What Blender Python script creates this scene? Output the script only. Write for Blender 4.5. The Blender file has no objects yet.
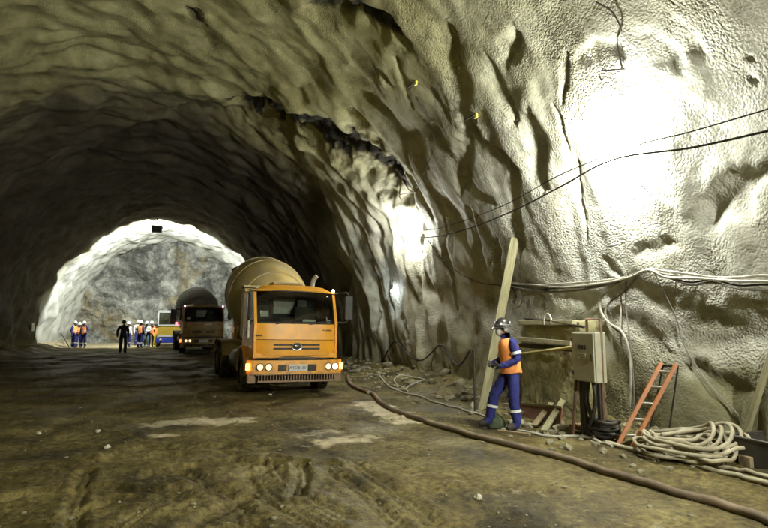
import bpy, bmesh, math, random
import numpy as np
from mathutils import Vector, Matrix, Quaternion
from mathutils.bvhtree import BVHTree

random.seed(7)
R = math.radians
scene = bpy.context.scene
col = scene.collection

# ------------------------------------------------------------------ camera
YAW, PITCH, FPX, CAMH = R(20.5), R(6.45), 520.0, 1.68
cam_d = bpy.data.cameras.new('camera')
cam_d.sensor_width = 36.0
cam_d.lens = 36.0 * FPX / 768.0
cam_d.clip_start, cam_d.clip_end = 0.05, 500.0
cam = bpy.data.objects.new('camera', cam_d)
cam.location = (0, 0, CAMH)
cam.rotation_euler = (math.pi / 2 + PITCH, 0, -YAW)
col.objects.link(cam)
scene.camera = cam

# ------------------------------------------------------------------ world: night outside the portal
world = bpy.data.worlds.new('World')
scene.world = world
world.use_nodes = True
nt = world.node_tree
bg = nt.nodes['Background']
sky = nt.nodes.new('ShaderNodeTexSky')
sky.sky_type = 'NISHITA'
sky.sun_disc = False
sky.sun_elevation = R(4)
sky.sun_rotation = R(160)
nt.links.new(sky.outputs[0], bg.inputs[0])
bg.inputs[1].default_value = 0.02

# ------------------------------------------------------------------ exposure and sampling
vs = scene.view_settings
vs.view_transform, vs.look, vs.gamma, vs.exposure = 'Standard', 'None', 1.0, 0.72
vs.use_curve_mapping = False
cy = scene.cycles
cy.use_denoising = True
cy.use_adaptive_sampling = True
cy.adaptive_threshold = 0.04
cy.adaptive_min_samples = 16
cy.max_bounces = 6
cy.diffuse_bounces = 3
cy.glossy_bounces = 2
cy.transmission_bounces = 4
cy.transparent_max_bounces = 6
cy.sample_clamp_indirect = 6.0
cy.caustics_reflective = cy.caustics_refractive = False

# lamp strengths (each lamp is built further down, at its fixture)
LAMP_RGB = (0.985, 1.0, 0.90)
FLOOD_RGB = (0.97, 1.0, 0.92)
WALL_LAMP_W = 660.0
FLOOD_W = 4300.0

# ------------------------------------------------------------------ pixel helpers (photograph pixels -> rays)
CAMP = Vector((0, 0, CAMH))
CAMR = cam.rotation_euler.to_matrix()

def ray(px, py):
    return (CAMR @ Vector(((px - 384) / FPX, -(py - 264) / FPX, -1.0))).normalized()

def on_z(px, py, z=0.0):
    d = ray(px, py)
    return CAMP + d * ((z - CAMH) / d.z)

def on_y(px, py, Y):
    d = ray(px, py)
    return CAMP + d * (Y / d.y)

def on_x(px, py, X):
    d = ray(px, py)
    return CAMP + d * (X / d.x)

# ------------------------------------------------------------------ numpy noise
def _h(ix, iy, seed):
    n = (ix.astype(np.int64) * 374761393 + iy.astype(np.int64) * 668265263 + seed * 974711) & 0x7fffffff
    n = ((n ^ (n >> 13)) * 1274126177) & 0x7fffffff
    return ((n ^ (n >> 16)) & 0xffff) / 65535.0

def pnoise(x, y, seed=0):
    x0, y0 = np.floor(x), np.floor(y)
    fx, fy = x - x0, y - y0
    ix, iy = x0.astype(np.int64), y0.astype(np.int64)
    def g(dx, dy):
        a = _h(ix + dx, iy + dy, seed) * 2 * np.pi
        return np.cos(a) * (fx - dx) + np.sin(a) * (fy - dy)
    sx = fx * fx * fx * (fx * (fx * 6 - 15) + 10)
    sy = fy * fy * fy * (fy * (fy * 6 - 15) + 10)
    a = g(0, 0) * (1 - sx) + g(1, 0) * sx
    b = g(0, 1) * (1 - sx) + g(1, 1) * sx
    return (a * (1 - sy) + b * sy) * 1.45

def fbm(x, y, seed, octs=4, gain=0.5):
    s, amp, tot = 0, 1.0, 0.0
    for o in range(octs):
        s = s + amp * pnoise(x * 2 ** o + 17.3 * o, y * 2 ** o - 9.1 * o, seed + o)
        tot += amp
        amp *= gain
    return s / tot

def sstep(x):
    x = np.clip(x, 0, 1)
    return x * x * (3 - 2 * x)

def poly_dist(U, A, pts):
    """distance from grid points (U, A) to a polyline, and the 0..1 position along it"""
    best = np.full(U.shape, 1e9)
    along = np.zeros(U.shape)
    side = np.zeros(U.shape)
    n = len(pts) - 1
    for i in range(n):
        (x0, y0), (x1, y1) = pts[i], pts[i + 1]
        dx, dy = x1 - x0, y1 - y0
        L = dx * dx + dy * dy + 1e-9
        t = np.clip(((U - x0) * dx + (A - y0) * dy) / L, 0, 1)
        ex, ey = U - (x0 + t * dx), A - (y0 + t * dy)
        d = np.sqrt(ex * ex + ey * ey)
        m = d < best
        best = np.where(m, d, best)
        along = np.where(m, (i + t) / n, along)
        side = np.where(m, np.sign(dx * ey - dy * ex), side)
    return best, along, side

# ------------------------------------------------------------------ materials
def node_mat(name):
    m = bpy.data.materials.new(name)
    m.use_nodes = True
    return m, m.node_tree, m.node_tree.nodes['Principled BSDF']

MATS = {}
def mat(name, rgb, rough=0.6, metal=0.0, var=0.25, scale=9.0, bump=0.0, dirt=None, dirt_amt=0.0, emit=0.0, spec=0.5, bscale=None, coat=0.0, stretch=None):
    """principled colour with a little noise variation, dirt and bump"""
    if name in MATS:
        return MATS[name]
    m, t, p = node_mat(name)
    N, L = t.nodes, t.links
    tc = N.new('ShaderNodeTexCoord')
    if stretch:
        mp_ = N.new('ShaderNodeMapping'); mp_.inputs['Scale'].default_value = stretch
        L.new(tc.outputs['Object'], mp_.inputs[0])
        src = mp_.outputs[0]
    else:
        src = tc.outputs['Object']
    nz = N.new('ShaderNodeTexNoise')
    nz.inputs['Scale'].default_value = scale
    nz.inputs['Detail'].default_value = 6
    L.new(src, nz.inputs['Vector'])
    mr = N.new('ShaderNodeMapRange')
    mr.inputs[1].default_value, mr.inputs[2].default_value = 0.3, 0.7
    mr.inputs[3].default_value, mr.inputs[4].default_value = 1 - var, 1 + var * 0.6
    L.new(nz.outputs[0], mr.inputs[0])
    mx = N.new('ShaderNodeMix'); mx.data_type = 'RGBA'; mx.blend_type = 'MULTIPLY'
    mx.inputs[0].default_value = 1.0
    mx.inputs[6].default_value = (*rgb, 1)
    L.new(mr.outputs[0], mx.inputs[7])
    out = mx.outputs[2]
    if dirt_amt:
        n2 = N.new('ShaderNodeTexNoise')
        n2.inputs['Scale'].default_value = scale * 0.45
        n2.inputs['Detail'].default_value = 8
        n2.inputs['Roughness'].default_value = 0.7
        L.new(src, n2.inputs['Vector'])
        m2 = N.new('ShaderNodeMapRange')
        m2.inputs[1].default_value, m2.inputs[2].default_value = 0.42, 0.68
        m2.inputs[4].default_value = dirt_amt
        L.new(n2.outputs[0], m2.inputs[0])
        dm = N.new('ShaderNodeMix'); dm.data_type = 'RGBA'
        L.new(m2.outputs[0], dm.inputs[0])
        L.new(out, dm.inputs[6])
        dm.inputs[7].default_value = (*(dirt or (0.10, 0.08, 0.05)), 1)
        out = dm.outputs[2]
    L.new(out, p.inputs['Base Color'])
    p.inputs['Roughness'].default_value = rough
    p.inputs['Metallic'].default_value = metal
    p.inputs['Specular IOR Level'].default_value = spec
    p.inputs['Coat Weight'].default_value = coat
    if emit:
        p.inputs['Emission Color'].default_value = (*rgb, 1)
        p.inputs['Emission Strength'].default_value = emit
    if bump:
        b = N.new('ShaderNodeBump')
        b.inputs['Strength'].default_value = 1.0
        b.inputs['Distance'].default_value = bump
        n3 = N.new('ShaderNodeTexNoise')
        n3.inputs['Scale'].default_value = bscale or scale * 4
        n3.inputs['Detail'].default_value = 5
        L.new(src, n3.inputs['Vector'])
        L.new(n3.outputs[0], b.inputs['Height'])
        L.new(b.outputs[0], p.inputs['Normal'])
    MATS[name] = m
    return m

def ramp(N, stops):
    r = N.new('ShaderNodeValToRGB')
    e = r.color_ramp.elements
    e[0].position, e[0].color = stops[0][0], (*stops[0][1], 1)
    e[1].position, e[1].color = stops[-1][0], (*stops[-1][1], 1)
    for p, c in stops[1:-1]:
        x = e.new(p); x.color = (*c, 1)
    return r

def shotcrete_material():
    m, t, p = node_mat('shotcrete')
    N, L = t.nodes, t.links
    tc = N.new('ShaderNodeTexCoord')
    # large blotches of damp and mineral stain
    n1 = N.new('ShaderNodeTexNoise'); n1.inputs['Scale'].default_value = 0.55; n1.inputs['Detail'].default_value = 4; n1.inputs['Roughness'].default_value = 0.6
    L.new(tc.outputs['Object'], n1.inputs[0])
    r1 = ramp(N, [(0.30, (0.29, 0.275, 0.21)), (0.5, (0.42, 0.412, 0.345)), (0.72, (0.53, 0.53, 0.48))])
    L.new(n1.outputs[0], r1.inputs[0])
    n2 = N.new('ShaderNodeTexNoise'); n2.inputs['Scale'].default_value = 4.0; n2.inputs['Detail'].default_value = 4; n2.inputs['Roughness'].default_value = 0.65
    L.new(tc.outputs['Object'], n2.inputs[0])
    r2 = ramp(N, [(0.3, (0.72, 0.71, 0.66)), (0.65, (1.05, 1.05, 1.05))])
    L.new(n2.outputs[0], r2.inputs[0])
    mu = N.new('ShaderNodeMix'); mu.data_type = 'RGBA'; mu.blend_type = 'MULTIPLY'; mu.inputs[0].default_value = 1
    L.new(r1.outputs[0], mu.inputs[6]); L.new(r2.outputs[0], mu.inputs[7])
    # fresh white shotcrete near the face, dirt splash near the floor, bare rock patches
    def attr(name):
        a = N.new('ShaderNodeAttribute'); a.attribute_name = name
        return a.outputs['Fac']
    def mixc(fac, a, b):
        x = N.new('ShaderNodeMix'); x.data_type = 'RGBA'
        L.new(fac, x.inputs[0]); L.new(a, x.inputs[6])
        if isinstance(b, tuple): x.inputs[7].default_value = (*b, 1)
        else: L.new(b, x.inputs[7])
        return x.outputs[2]
    deep_shade = N.new('ShaderNodeMix'); deep_shade.data_type = 'RGBA'; deep_shade.blend_type = 'MULTIPLY'; deep_shade.inputs[0].default_value = 1
    L.new(mu.outputs[2], deep_shade.inputs[6]); deep_shade.inputs[7].default_value = (0.29, 0.25, 0.20, 1)  # multiplier that puts shade into the colour of the deep lining
    olv = N.new('ShaderNodeMix'); olv.data_type = 'RGBA'; olv.blend_type = 'MULTIPLY'; olv.inputs[0].default_value = 1
    L.new(mu.outputs[2], olv.inputs[6]); olv.inputs[7].default_value = (1.0, 0.96, 0.60, 1)
    mo = mixc(attr('olive'), mu.outputs[2], olv.outputs[2])
    c0 = mixc(attr('paint_tone'), mo, deep_shade.outputs[2])
    c = mixc(attr('fresh'), c0, (0.52, 0.535, 0.50))
    c = mixc(attr('splash'), c, (0.15, 0.135, 0.055))
    n3 = N.new('ShaderNodeTexNoise'); n3.inputs['Scale'].default_value = 3.0; n3.inputs['Detail'].default_value = 4; n3.inputs['Roughness'].default_value = 0.7
    L.new(tc.outputs['Object'], n3.inputs[0])
    r3 = ramp(N, [(0.35, (0.012, 0.011, 0.009)), (0.6, (0.05, 0.045, 0.035)), (0.75, (0.16, 0.14, 0.10))])
    L.new(n3.outputs[0], r3.inputs[0])
    c = mixc(attr('rock'), c, r3.outputs[0])
    L.new(c, p.inputs['Base Color'])
    p.inputs['Roughness'].default_value = 0.82
    p.inputs['Specular IOR Level'].default_value = 0.3
    # sprayed-concrete pebbling
    vo = N.new('ShaderNodeTexVoronoi'); vo.inputs['Scale'].default_value = 29.0; vo.feature = 'F1'
    wp = N.new('ShaderNodeTexNoise'); wp.inputs['Scale'].default_value = 9; wp.inputs['Detail'].default_value = 1
    L.new(tc.outputs['Object'], wp.inputs[0])
    vadd = N.new('ShaderNodeMix'); vadd.data_type = 'RGBA'; vadd.blend_type = 'LINEAR_LIGHT'; vadd.inputs[0].default_value = 0.035
    L.new(tc.outputs['Object'], vadd.inputs[6]); L.new(wp.outputs['Color'], vadd.inputs[7])
    L.new(vadd.outputs[2], vo.inputs['Vector'])
    n4 = N.new('ShaderNodeTexNoise'); n4.inputs['Scale'].default_value = 34; n4.inputs['Detail'].default_value = 2; n4.inputs['Roughness'].default_value = 0.65
    L.new(tc.outputs['Object'], n4.inputs[0])
    # patches where the spray is coarse
    n5 = N.new('ShaderNodeTexNoise'); n5.inputs['Scale'].default_value = 0.8; n5.inputs['Detail'].default_value = 1
    L.new(tc.outputs['Object'], n5.inputs[0])
    mr = N.new('ShaderNodeMapRange'); mr.inputs[1].default_value = 0.35; mr.inputs[2].default_value = 0.65; mr.inputs[3].default_value = 0.18; mr.inputs[4].default_value = 1.0
    L.new(n5.outputs[0], mr.inputs[0])
    ad = N.new('ShaderNodeMath'); ad.operation = 'MULTIPLY_ADD'
    L.new(vo.outputs['Distance'], ad.inputs[0]); ad.inputs[1].default_value = -0.9; L.new(n4.outputs[0], ad.inputs[2])
    ml = N.new('ShaderNodeMath'); ml.operation = 'MULTIPLY'
    L.new(ad.outputs[0], ml.inputs[0]); L.new(mr.outputs[0], ml.inputs[1])
    b = N.new('ShaderNodeBump'); b.inputs['Distance'].default_value = 0.023; b.inputs['Strength'].default_value = 1
    L.new(ml.outputs[0], b.inputs['Height'])
    L.new(b.outputs[0], p.inputs['Normal'])
    return m

def rockface_material():
    m, t, p = node_mat('rock_face')
    N, L = t.nodes, t.links
    tc = N.new('ShaderNodeTexCoord')
    n1 = N.new('ShaderNodeTexNoise'); n1.inputs['Scale'].default_value = 0.45; n1.inputs['Detail'].default_value = 8; n1.inputs['Roughness'].default_value = 0.78; n1.inputs['Distortion'].default_value = 0.2
    L.new(tc.outputs['Object'], n1.inputs[0])
    r1 = ramp(N, [(0.34, (0.035, 0.036, 0.032)), (0.46, (0.12, 0.124, 0.112)), (0.54, (0.27, 0.275, 0.25)), (0.64, (0.52, 0.53, 0.48))])
    L.new(n1.outputs[0], r1.inputs[0])
    a = N.new('ShaderNodeAttribute'); a.attribute_name = 'ochre'
    n2 = N.new('ShaderNodeTexNoise'); n2.inputs['Scale'].default_value = 1.3; n2.inputs['Detail'].default_value = 8
    L.new(tc.outputs['Object'], n2.inputs[0])
    r2 = ramp(N, [(0.35, (0.10, 0.075, 0.03)), (0.65, (0.34, 0.26, 0.10))])
    L.new(n2.outputs[0], r2.inputs[0])
    x = N.new('ShaderNodeMix'); x.data_type = 'RGBA'
    L.new(a.outputs['Fac'], x.inputs[0]); L.new(r1.outputs[0], x.inputs[6]); L.new(r2.outputs[0], x.inputs[7])
    L.new(x.outputs[2], p.inputs['Base Color'])
    p.inputs['Roughness'].default_value = 0.75
    b = N.new('ShaderNodeBump'); b.inputs['Distance'].default_value = 0.25
    n3 = N.new('ShaderNodeTexNoise'); n3.inputs['Scale'].default_value = 3; n3.inputs['Detail'].default_value = 7
    L.new(tc.outputs['Object'], n3.inputs[0])
    L.new(n3.outputs[0], b.inputs['Height']); L.new(b.outputs[0], p.inputs['Normal'])
    return m

def mud_material():
    m, t, p = node_mat('mud')
    N, L = t.nodes, t.links
    tc = N.new('ShaderNodeTexCoord')
    n1 = N.new('ShaderNodeTexNoise'); n1.inputs['Scale'].default_value = 0.9; n1.inputs['Detail'].default_value = 5; n1.inputs['Roughness'].default_value = 0.68
    L.new(tc.outputs['Object'], n1.inputs[0])
    r1 = ramp(N, [(0.35, (0.034, 0.025, 0.008)), (0.5, (0.108, 0.083, 0.027)), (0.68, (0.205, 0.168, 0.066))])
    L.new(n1.outputs[0], r1.inputs[0])
    n2 = N.new('ShaderNodeTexNoise'); n2.inputs['Scale'].default_value = 14; n2.inputs['Detail'].default_value = 4; n2.inputs['Roughness'].default_value = 0.7
    L.new(tc.outputs['Object'], n2.inputs[0])
    r2 = ramp(N, [(0.32, (0.38, 0.38, 0.36)), (0.66, (1.45, 1.45, 1.4))])
    L.new(n2.outputs[0], r2.inputs[0])
    mu = N.new('ShaderNodeMix'); mu.data_type = 'RGBA'; mu.blend_type = 'MULTIPLY'; mu.inputs[0].default_value = 1
    L.new(r1.outputs[0], mu.inputs[6]); L.new(r2.outputs[0], mu.inputs[7])
    a = N.new('ShaderNodeAttribute'); a.attribute_name = 'pale'
    n6 = N.new('ShaderNodeTexNoise'); n6.inputs['Scale'].default_value = 5; n6.inputs['Detail'].default_value = 5; n6.inputs['Roughness'].default_value = 0.75
    L.new(tc.outputs['Object'], n6.inputs[0])
    ad = N.new('ShaderNodeMath'); ad.operation = 'ADD'
    L.new(a.outputs['Fac'], ad.inputs[0]); L.new(n6.outputs[0], ad.inputs[1])
    mr = N.new('ShaderNodeMapRange'); mr.inputs[1].default_value = 0.76; mr.inputs[2].default_value = 1.30
    L.new(ad.outputs[0], mr.inputs[0])
    x = N.new('ShaderNodeMix'); x.data_type = 'RGBA'
    L.new(mr.outputs[0], x.inputs[0]); L.new(mu.outputs[2], x.inputs[6]); x.inputs[7].default_value = (0.66, 0.57, 0.39, 1)
    L.new(x.outputs[2], p.inputs['Base Color'])
    # damp film
    n3 = N.new('ShaderNodeTexNoise'); n3.inputs['Scale'].default_value = 0.6; n3.inputs['Detail'].default_value = 5
    L.new(tc.outputs['Object'], n3.inputs[0])
    m3 = N.new('ShaderNodeMapRange'); m3.inputs[1].default_value = 0.40; m3.inputs[2].default_value = 0.60; m3.inputs[3].default_value = 0.50; m3.inputs[4].default_value = 0.90
    L.new(n3.outputs[0], m3.inputs[0]); L.new(m3.outputs[0], p.inputs['Roughness'])
    p.inputs['Specular IOR Level'].default_value = 0.32
    b = N.new('ShaderNodeBump'); b.inputs['Distance'].default_value = 0.024
    n4 = N.new('ShaderNodeTexNoise'); n4.inputs['Scale'].default_value = 16; n4.inputs['Detail'].default_value = 4; n4.inputs['Roughness'].default_value = 0.7
    L.new(tc.outputs['Object'], n4.inputs[0])
    L.new(n4.outputs[0], b.inputs['Height']); L.new(b.outputs[0], p.inputs['Normal'])
    return m

# ------------------------------------------------------------------ tunnel lining
CX, AX, CZ, BZ = -1.65, 8.15, 0.5, 8.9
FACE_Y = 50.0

def spans(*segs):
    out = []
    for a, b, step in segs:
        n = max(1, int(round((b - a) / step)))
        out += [a + (b - a) * i / n for i in range(n)]
    return np.array(out + [segs[-1][1]])

phi_tab = np.linspace(R(-6), math.pi + R(6), 4000)
_x, _z = AX * np.cos(phi_tab), BZ * np.sin(phi_tab)
arc_tab = np.concatenate([[0], np.cumsum(np.hypot(np.diff(_x), np.diff(_z)))])
ARC = arc_tab[-1]

def base_hit(px, py):
    """(Y, arc) where a photograph ray meets the undisturbed lining"""
    d = ray(px, py)
    ox, oz = (CAMP.x - CX) / AX, (CAMP.z - CZ) / BZ
    dx, dz = d.x / AX, d.z / BZ
    a, b, c = dx * dx + dz * dz, 2 * (ox * dx + oz * dz), ox * ox + oz * oz - 1
    t = (-b + math.sqrt(b * b - 4 * a * c)) / (2 * a)
    P = CAMP + d * t
    phi = math.atan2((P.z - CZ) / BZ, (P.x - CX) / AX)
    if phi < -1: phi += 2 * math.pi
    return P.y, float(np.interp(phi, phi_tab, arc_tab))

def build_lining():
    u = spans((-14, 0, 0.2), (0, 2.5, 0.06), (2.5, 13, 0.028), (13, 22, 0.05), (22, 34, 0.09), (34, FACE_Y + 1.0, 0.12))
    s = spans((0, 8.5, 0.032), (8.5, 15, 0.05), (15, ARC, 0.08))
    U, S = np.meshgrid(u, s, indexing='ij')
    PH = np.interp(S, arc_tab, phi_tab)
    # broad lumps, then folds that run round the arch, then lumps again
    w1 = fbm(U / 4.0, S / 5.0, 11, 3)
    w2 = fbm(U / 1.6, S / 2.4, 23, 3)
    calm = 0.30 + 0.70 * sstep((U - 6.5) / 6.0)     # the wall nearest the camera is flatter
    D = 0.42 * calm * fbm(U / 3.4 + 0.3 * w2, S / 4.2, 3, 3)
    uu = U + 0.55 * w1 + 0.35 * w2 - 0.10 * S
    n = pnoise(uu / 1.5, S / 7.5, 31)
    D += 0.20 * calm * sstep(1 - np.abs(n) / 0.36) * sstep((fbm(U / 2.5, S / 3.0, 41, 2) + 0.25) * 2)
    n = pnoise(uu / 0.8 + 5, S / 4.5, 37)
    D += 0.085 * calm * sstep(1 - np.abs(n) / 0.42) * sstep((fbm(U / 1.8, S / 2.2, 43, 2) + 0.15) * 2) * (1 - 0.8 * sstep((S - 6.5) / 3.0))
    D += 0.085 * fbm(U / 0.9, S / 1.4, 53, 3, 0.42)
    crown = sstep((S - 6.5) / 3.0)
    D += crown * (0.26 * fbm(U / 1.5, S / 2.0, 57, 2, 0.5) + 0.15 * fbm(U / 0.8 + S / 3, S / 1.1, 58, 2, 0.5))
    # deep section beyond the lip: strong rib-like folds
    deep = sstep((U - 11.5) / 3.0)
    n = pnoise(uu / 1.15 + 2, S / 6.0, 61)
    D += deep * 0.22 * (np.abs(n) * 1.6 - 0.4) * (1 - 0.65 * sstep((S - 8.0) / 4.0))
    # finer lumps on the near wall
    D += 0.014 * fbm(U / 0.26, S / 0.26, 71, 3, 0.5)
    rock = np.zeros_like(U)

    def stroke(pix, width, depth, rk=0.0, taper=True, wob=0.35, lean=1):
        pts = [base_hit(*q) for q in pix]
        m = width * 3.0 + 0.4
        us, ss = [p[0] for p in pts], [p[1] for p in pts]
        i0, i1 = np.searchsorted(u, [min(us) - m, max(us) + m])
        j0, j1 = np.searchsorted(s, [min(ss) - m, max(ss) + m])
        if i1 - i0 < 2 or j1 - j0 < 2: return
        sl = (slice(i0, i1), slice(j0, j1))
        Us, Ss = U[sl], S[sl]
        wv_ = 0.25 + wob * width
        wu = wv_ * 0.55 * fbm(Us / 0.5, Ss / 0.7, 91, 4, 0.55)
        wv = wv_ * 0.55 * fbm(Us / 0.5, Ss / 0.7, 93, 4, 0.55)
        d, al, sd = poly_dist(Us + wu, Ss + wv, pts)
        w = width * (0.45 + 0.55 * np.sin(np.pi * np.clip(al, 0.06, 0.94))) if taper else width
        w = w * (1 + 0.5 * fbm(Us / 0.6, Ss / 0.6, 95, 2))
        ds = d * np.where(sd * lean > 0, 0.55, 1.15)       # one flank slopes away more gently
        k = np.exp(-(ds / (0.70 * w)) ** 2) * (1 - sstep((ds / w - 1.4) / 0.6))
        D[sl] += (depth if rk else depth * 0.52) * k * (0.75 + 0.5 * fbm(Us / 0.8, Ss / 0.8, 97, 2))
        if rk:
            rock[sl] = np.maximum(rock[sl], rk * sstep(2.0 * (1 - d / np.maximum(w, 0.05))))

    W = 0.16
    # folds between the two lamps
    stroke([(446, 35), (450, 68), (461, 102), (471, 132), (467, 160), (465, 184)], 0.36, 0.50)
    stroke([(470, 128), (489, 150), (513, 166)], 0.16, 0.30)
    stroke([(466, 176), (478, 193), (494, 201)], 0.13, 0.25)
    stroke([(513, 36), (507, 64)], 0.20, 0.32)
    stroke([(486, 64), (497, 90), (511, 120)], 0.17, 0.32)
    stroke([(530, 122), (535, 155), (541, 188)], 0.24, 0.48)
    stroke([(514, 172), (516, 214), (521, 246)], 0.22, 0.42)
    stroke([(497, 248), (494, 300)], 0.16, 0.28)
    stroke([(563, 52), (562, 102)], 0.05, 0.14)
    stroke([(553, 108), (560, 130), (565, 152)], 0.05, 0.14)
    stroke([(575, 165), (577, 205), (585, 240)], 0.06, 0.14)
    stroke([(420, 240), (416, 270), (420, 312)], 0.17, 0.30)
    stroke([(397, 296), (402, 312), (408, 336)], 0.20, 0.42)
    stroke([(440, 215), (446, 260), (452, 310)], 0.14, 0.20)
    stroke([(470, 210), (478, 260), (482, 300)], 0.18, 0.26)
    # deep folds between the truck and the lower lamp
    stroke([(300, 130), (338, 172), (360, 214), (372, 262), (378, 322)], 0.40, 0.50)
    stroke([(322, 150), (356, 190), (376, 232), (386, 296)], 0.26, 0.40)
    stroke([(262, 140), (300, 180), (330, 230), (346, 300)], 0.55, 0.55)
    stroke([(285, 150), (322, 196), (345, 245), (356, 310)], 0.36, 0.40)
    stroke([(235, 150), (280, 200), (308, 250)], 0.6, 0.5)
    # right-hand wall: hollow, pits and shelf under the cables
    stroke([(708, 204), (728, 192), (744, 180)], 0.30, 0.30)
    stroke([(640, 248), (664, 242)], 0.15, 0.15)
    stroke([(607, 258), (618, 272)], 0.10, 0.20)
    stroke([(500, 286), (545, 297), (592, 303), (622, 288), (650, 300), (690, 314), (730, 322), (768, 330), (800, 334)], 0.30, 0.30, taper=False)
    stroke([(628, 318), (644, 334), (660, 342)], 0.24, 0.22)
    stroke([(694, 366), (716, 382), (740, 388)], 0.24, 0.22)
    stroke([(576, 54), (596, 46), (616, 42)], 0.16, 0.13)
    stroke([(650, 34), (664, 52), (672, 66)], 0.20, 0.11)
    stroke([(676, 22), (692, 48)], 0.20, 0.09)
    stroke([(742, 58), (746, 62)], 0.05, 0.12)
    stroke([(744, 84), (749, 88)], 0.05, 0.12)
    # overhead marks
    stroke([(340, 3), (364, 12), (390, 20), (406, 40)], 0.36, 0.45, rk=0.9)
    stroke([(316, 8), (348, 10)], 0.3, 0.3, rk=0.5)
    stroke([(368, 60), (388, 78)], 0.2, 0.30)
    stroke([(398, 62), (410, 92), (412, 110)], 0.10, 0.2)
    stroke([(190, 14), (204, 22)], 0.25, 0.3, rk=0.6)
    stroke([(50, 102), (90, 92), (130, 98)], 0.4, 0.4)
    stroke([(96, 150), (160, 118), (215, 104)], 0.3, 0.3)
    stroke([(20, 172), (70, 158), (120, 160)], 0.6, 0.4)
    stroke([(150, 112), (215, 116), (262, 100)], 0.3, 0.35)
    stroke([(60, 60), (86, 54)], 0.2, 0.22)
    # the lip with bare rock below it
    lip = [(244, 102), (262, 104), (300, 114), (344, 132), (372, 150), (396, 176)]
    stroke([(x, y + 12) for x, y in lip], 0.85, 0.62, taper=False, wob=0.5)
    stroke([(x - 2, y + 9) for x, y in lip], 0.60, 0.28, rk=1.0, taper=False, wob=1.2)
    stroke([(262, 108), (270, 126)], 0.4, 0.1, rk=1.0, wob=1.2)
    stroke([(322, 122), (330, 145)], 0.4, 0.1, rk=1.0, wob=1.2)
    stroke([(372, 152), (382, 172), (392, 178)], 0.3, 0.1, rk=1.0, wob=1.2)
    stroke([(x, y - 6) for x, y in lip], 0.5, -0.16, taper=False)

    # the lining steps in a little towards the face and reaches the walls' feet smoothly
    D -= 0.65 * sstep((U - 24) / 16.0) * (1 + 0 * S)
    fresh = sstep((U - 38.5 + 1.6 * fbm(U / 3, S / 2.0, 101, 3)) / 2.5)
    Z0 = CZ + BZ * np.sin(PH)
    splash = np.clip(sstep(1.25 - Z0 / 1.5 + 0.9 * fbm(U / 1.3, S / 0.9, 111, 4)), 0, 1) * 0.80 * (1 - 0.6 * fresh)
    paint_tone = sstep((U - 17.0 - 3.5 * sstep((7.5 - S) / 3.0) + 2.2 * fbm(U / 2.5, S / 2.0, 141, 4)) / 4.0) * (1 - fresh)  # painted shade: deep lining darkened where the lamp light fades
    # break the bare-rock mask into ragged flakes
    rock = np.clip(rock * 1.6 + 0.9 * fbm(U / 0.55, S / 0.55, 121, 4, 0.6) * (rock > 0.02) - 0.05, 0, 1)
    D += rock * 0.12 * fbm(U / 0.25, S / 0.25, 131, 3)
    # normal of the ellipse
    nx, nz = np.cos(PH) / AX, np.sin(PH) / BZ
    ln = np.hypot(nx, nz); nx /= ln; nz /= ln
    X = CX + AX * np.cos(PH) + nx * D
    Z = Z0 + nz * D
    Yv = U
    nu, ns = U.shape
    verts = np.stack([X, Yv, Z], -1).reshape(-1, 3)
    idx = np.arange(nu * ns).reshape(nu, ns)
    q = np.stack([idx[:-1, :-1], idx[:-1, 1:], idx[1:, 1:], idx[1:, :-1]], -1).reshape(-1, 4)
    me = grid_mesh('tunnel_wall', verts, q)
    for nm, arr in (('fresh', fresh), ('splash', splash), ('rock', rock), ('paint_tone', paint_tone), ('olive', np.clip(sstep((S - 5.0 + 1.5 * fbm(U / 2.0, S / 2.0, 151, 3)) / 4.5), 0, 1))):
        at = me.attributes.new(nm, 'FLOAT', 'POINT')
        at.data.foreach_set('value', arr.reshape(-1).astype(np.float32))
    return me, verts, q

def grid_mesh(name, verts, quads):
    me = bpy.data.meshes.new(name)
    me.vertices.add(len(verts)); me.vertices.foreach_set('co', verts.astype(np.float32).reshape(-1))
    me.loops.add(quads.size); me.loops.foreach_set('vertex_index', quads.astype(np.int32).reshape(-1))
    me.polygons.add(len(quads))
    me.polygons.foreach_set('loop_start', np.arange(0, quads.size, 4, dtype=np.int32))
    me.polygons.foreach_set('use_smooth', np.ones(len(quads), dtype=bool))
    me.update(calc_edges=True)
    return me

def structure(name, me, m):
    o = bpy.data.objects.new(name, me)
    me.materials.append(m)
    o['kind'] = 'structure'
    col.objects.link(o)
    return o

wall_me, wall_v, wall_q = build_lining()
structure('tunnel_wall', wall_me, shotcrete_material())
WALL = BVHTree.FromPolygons(wall_v.tolist(), wall_q.tolist())

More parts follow.
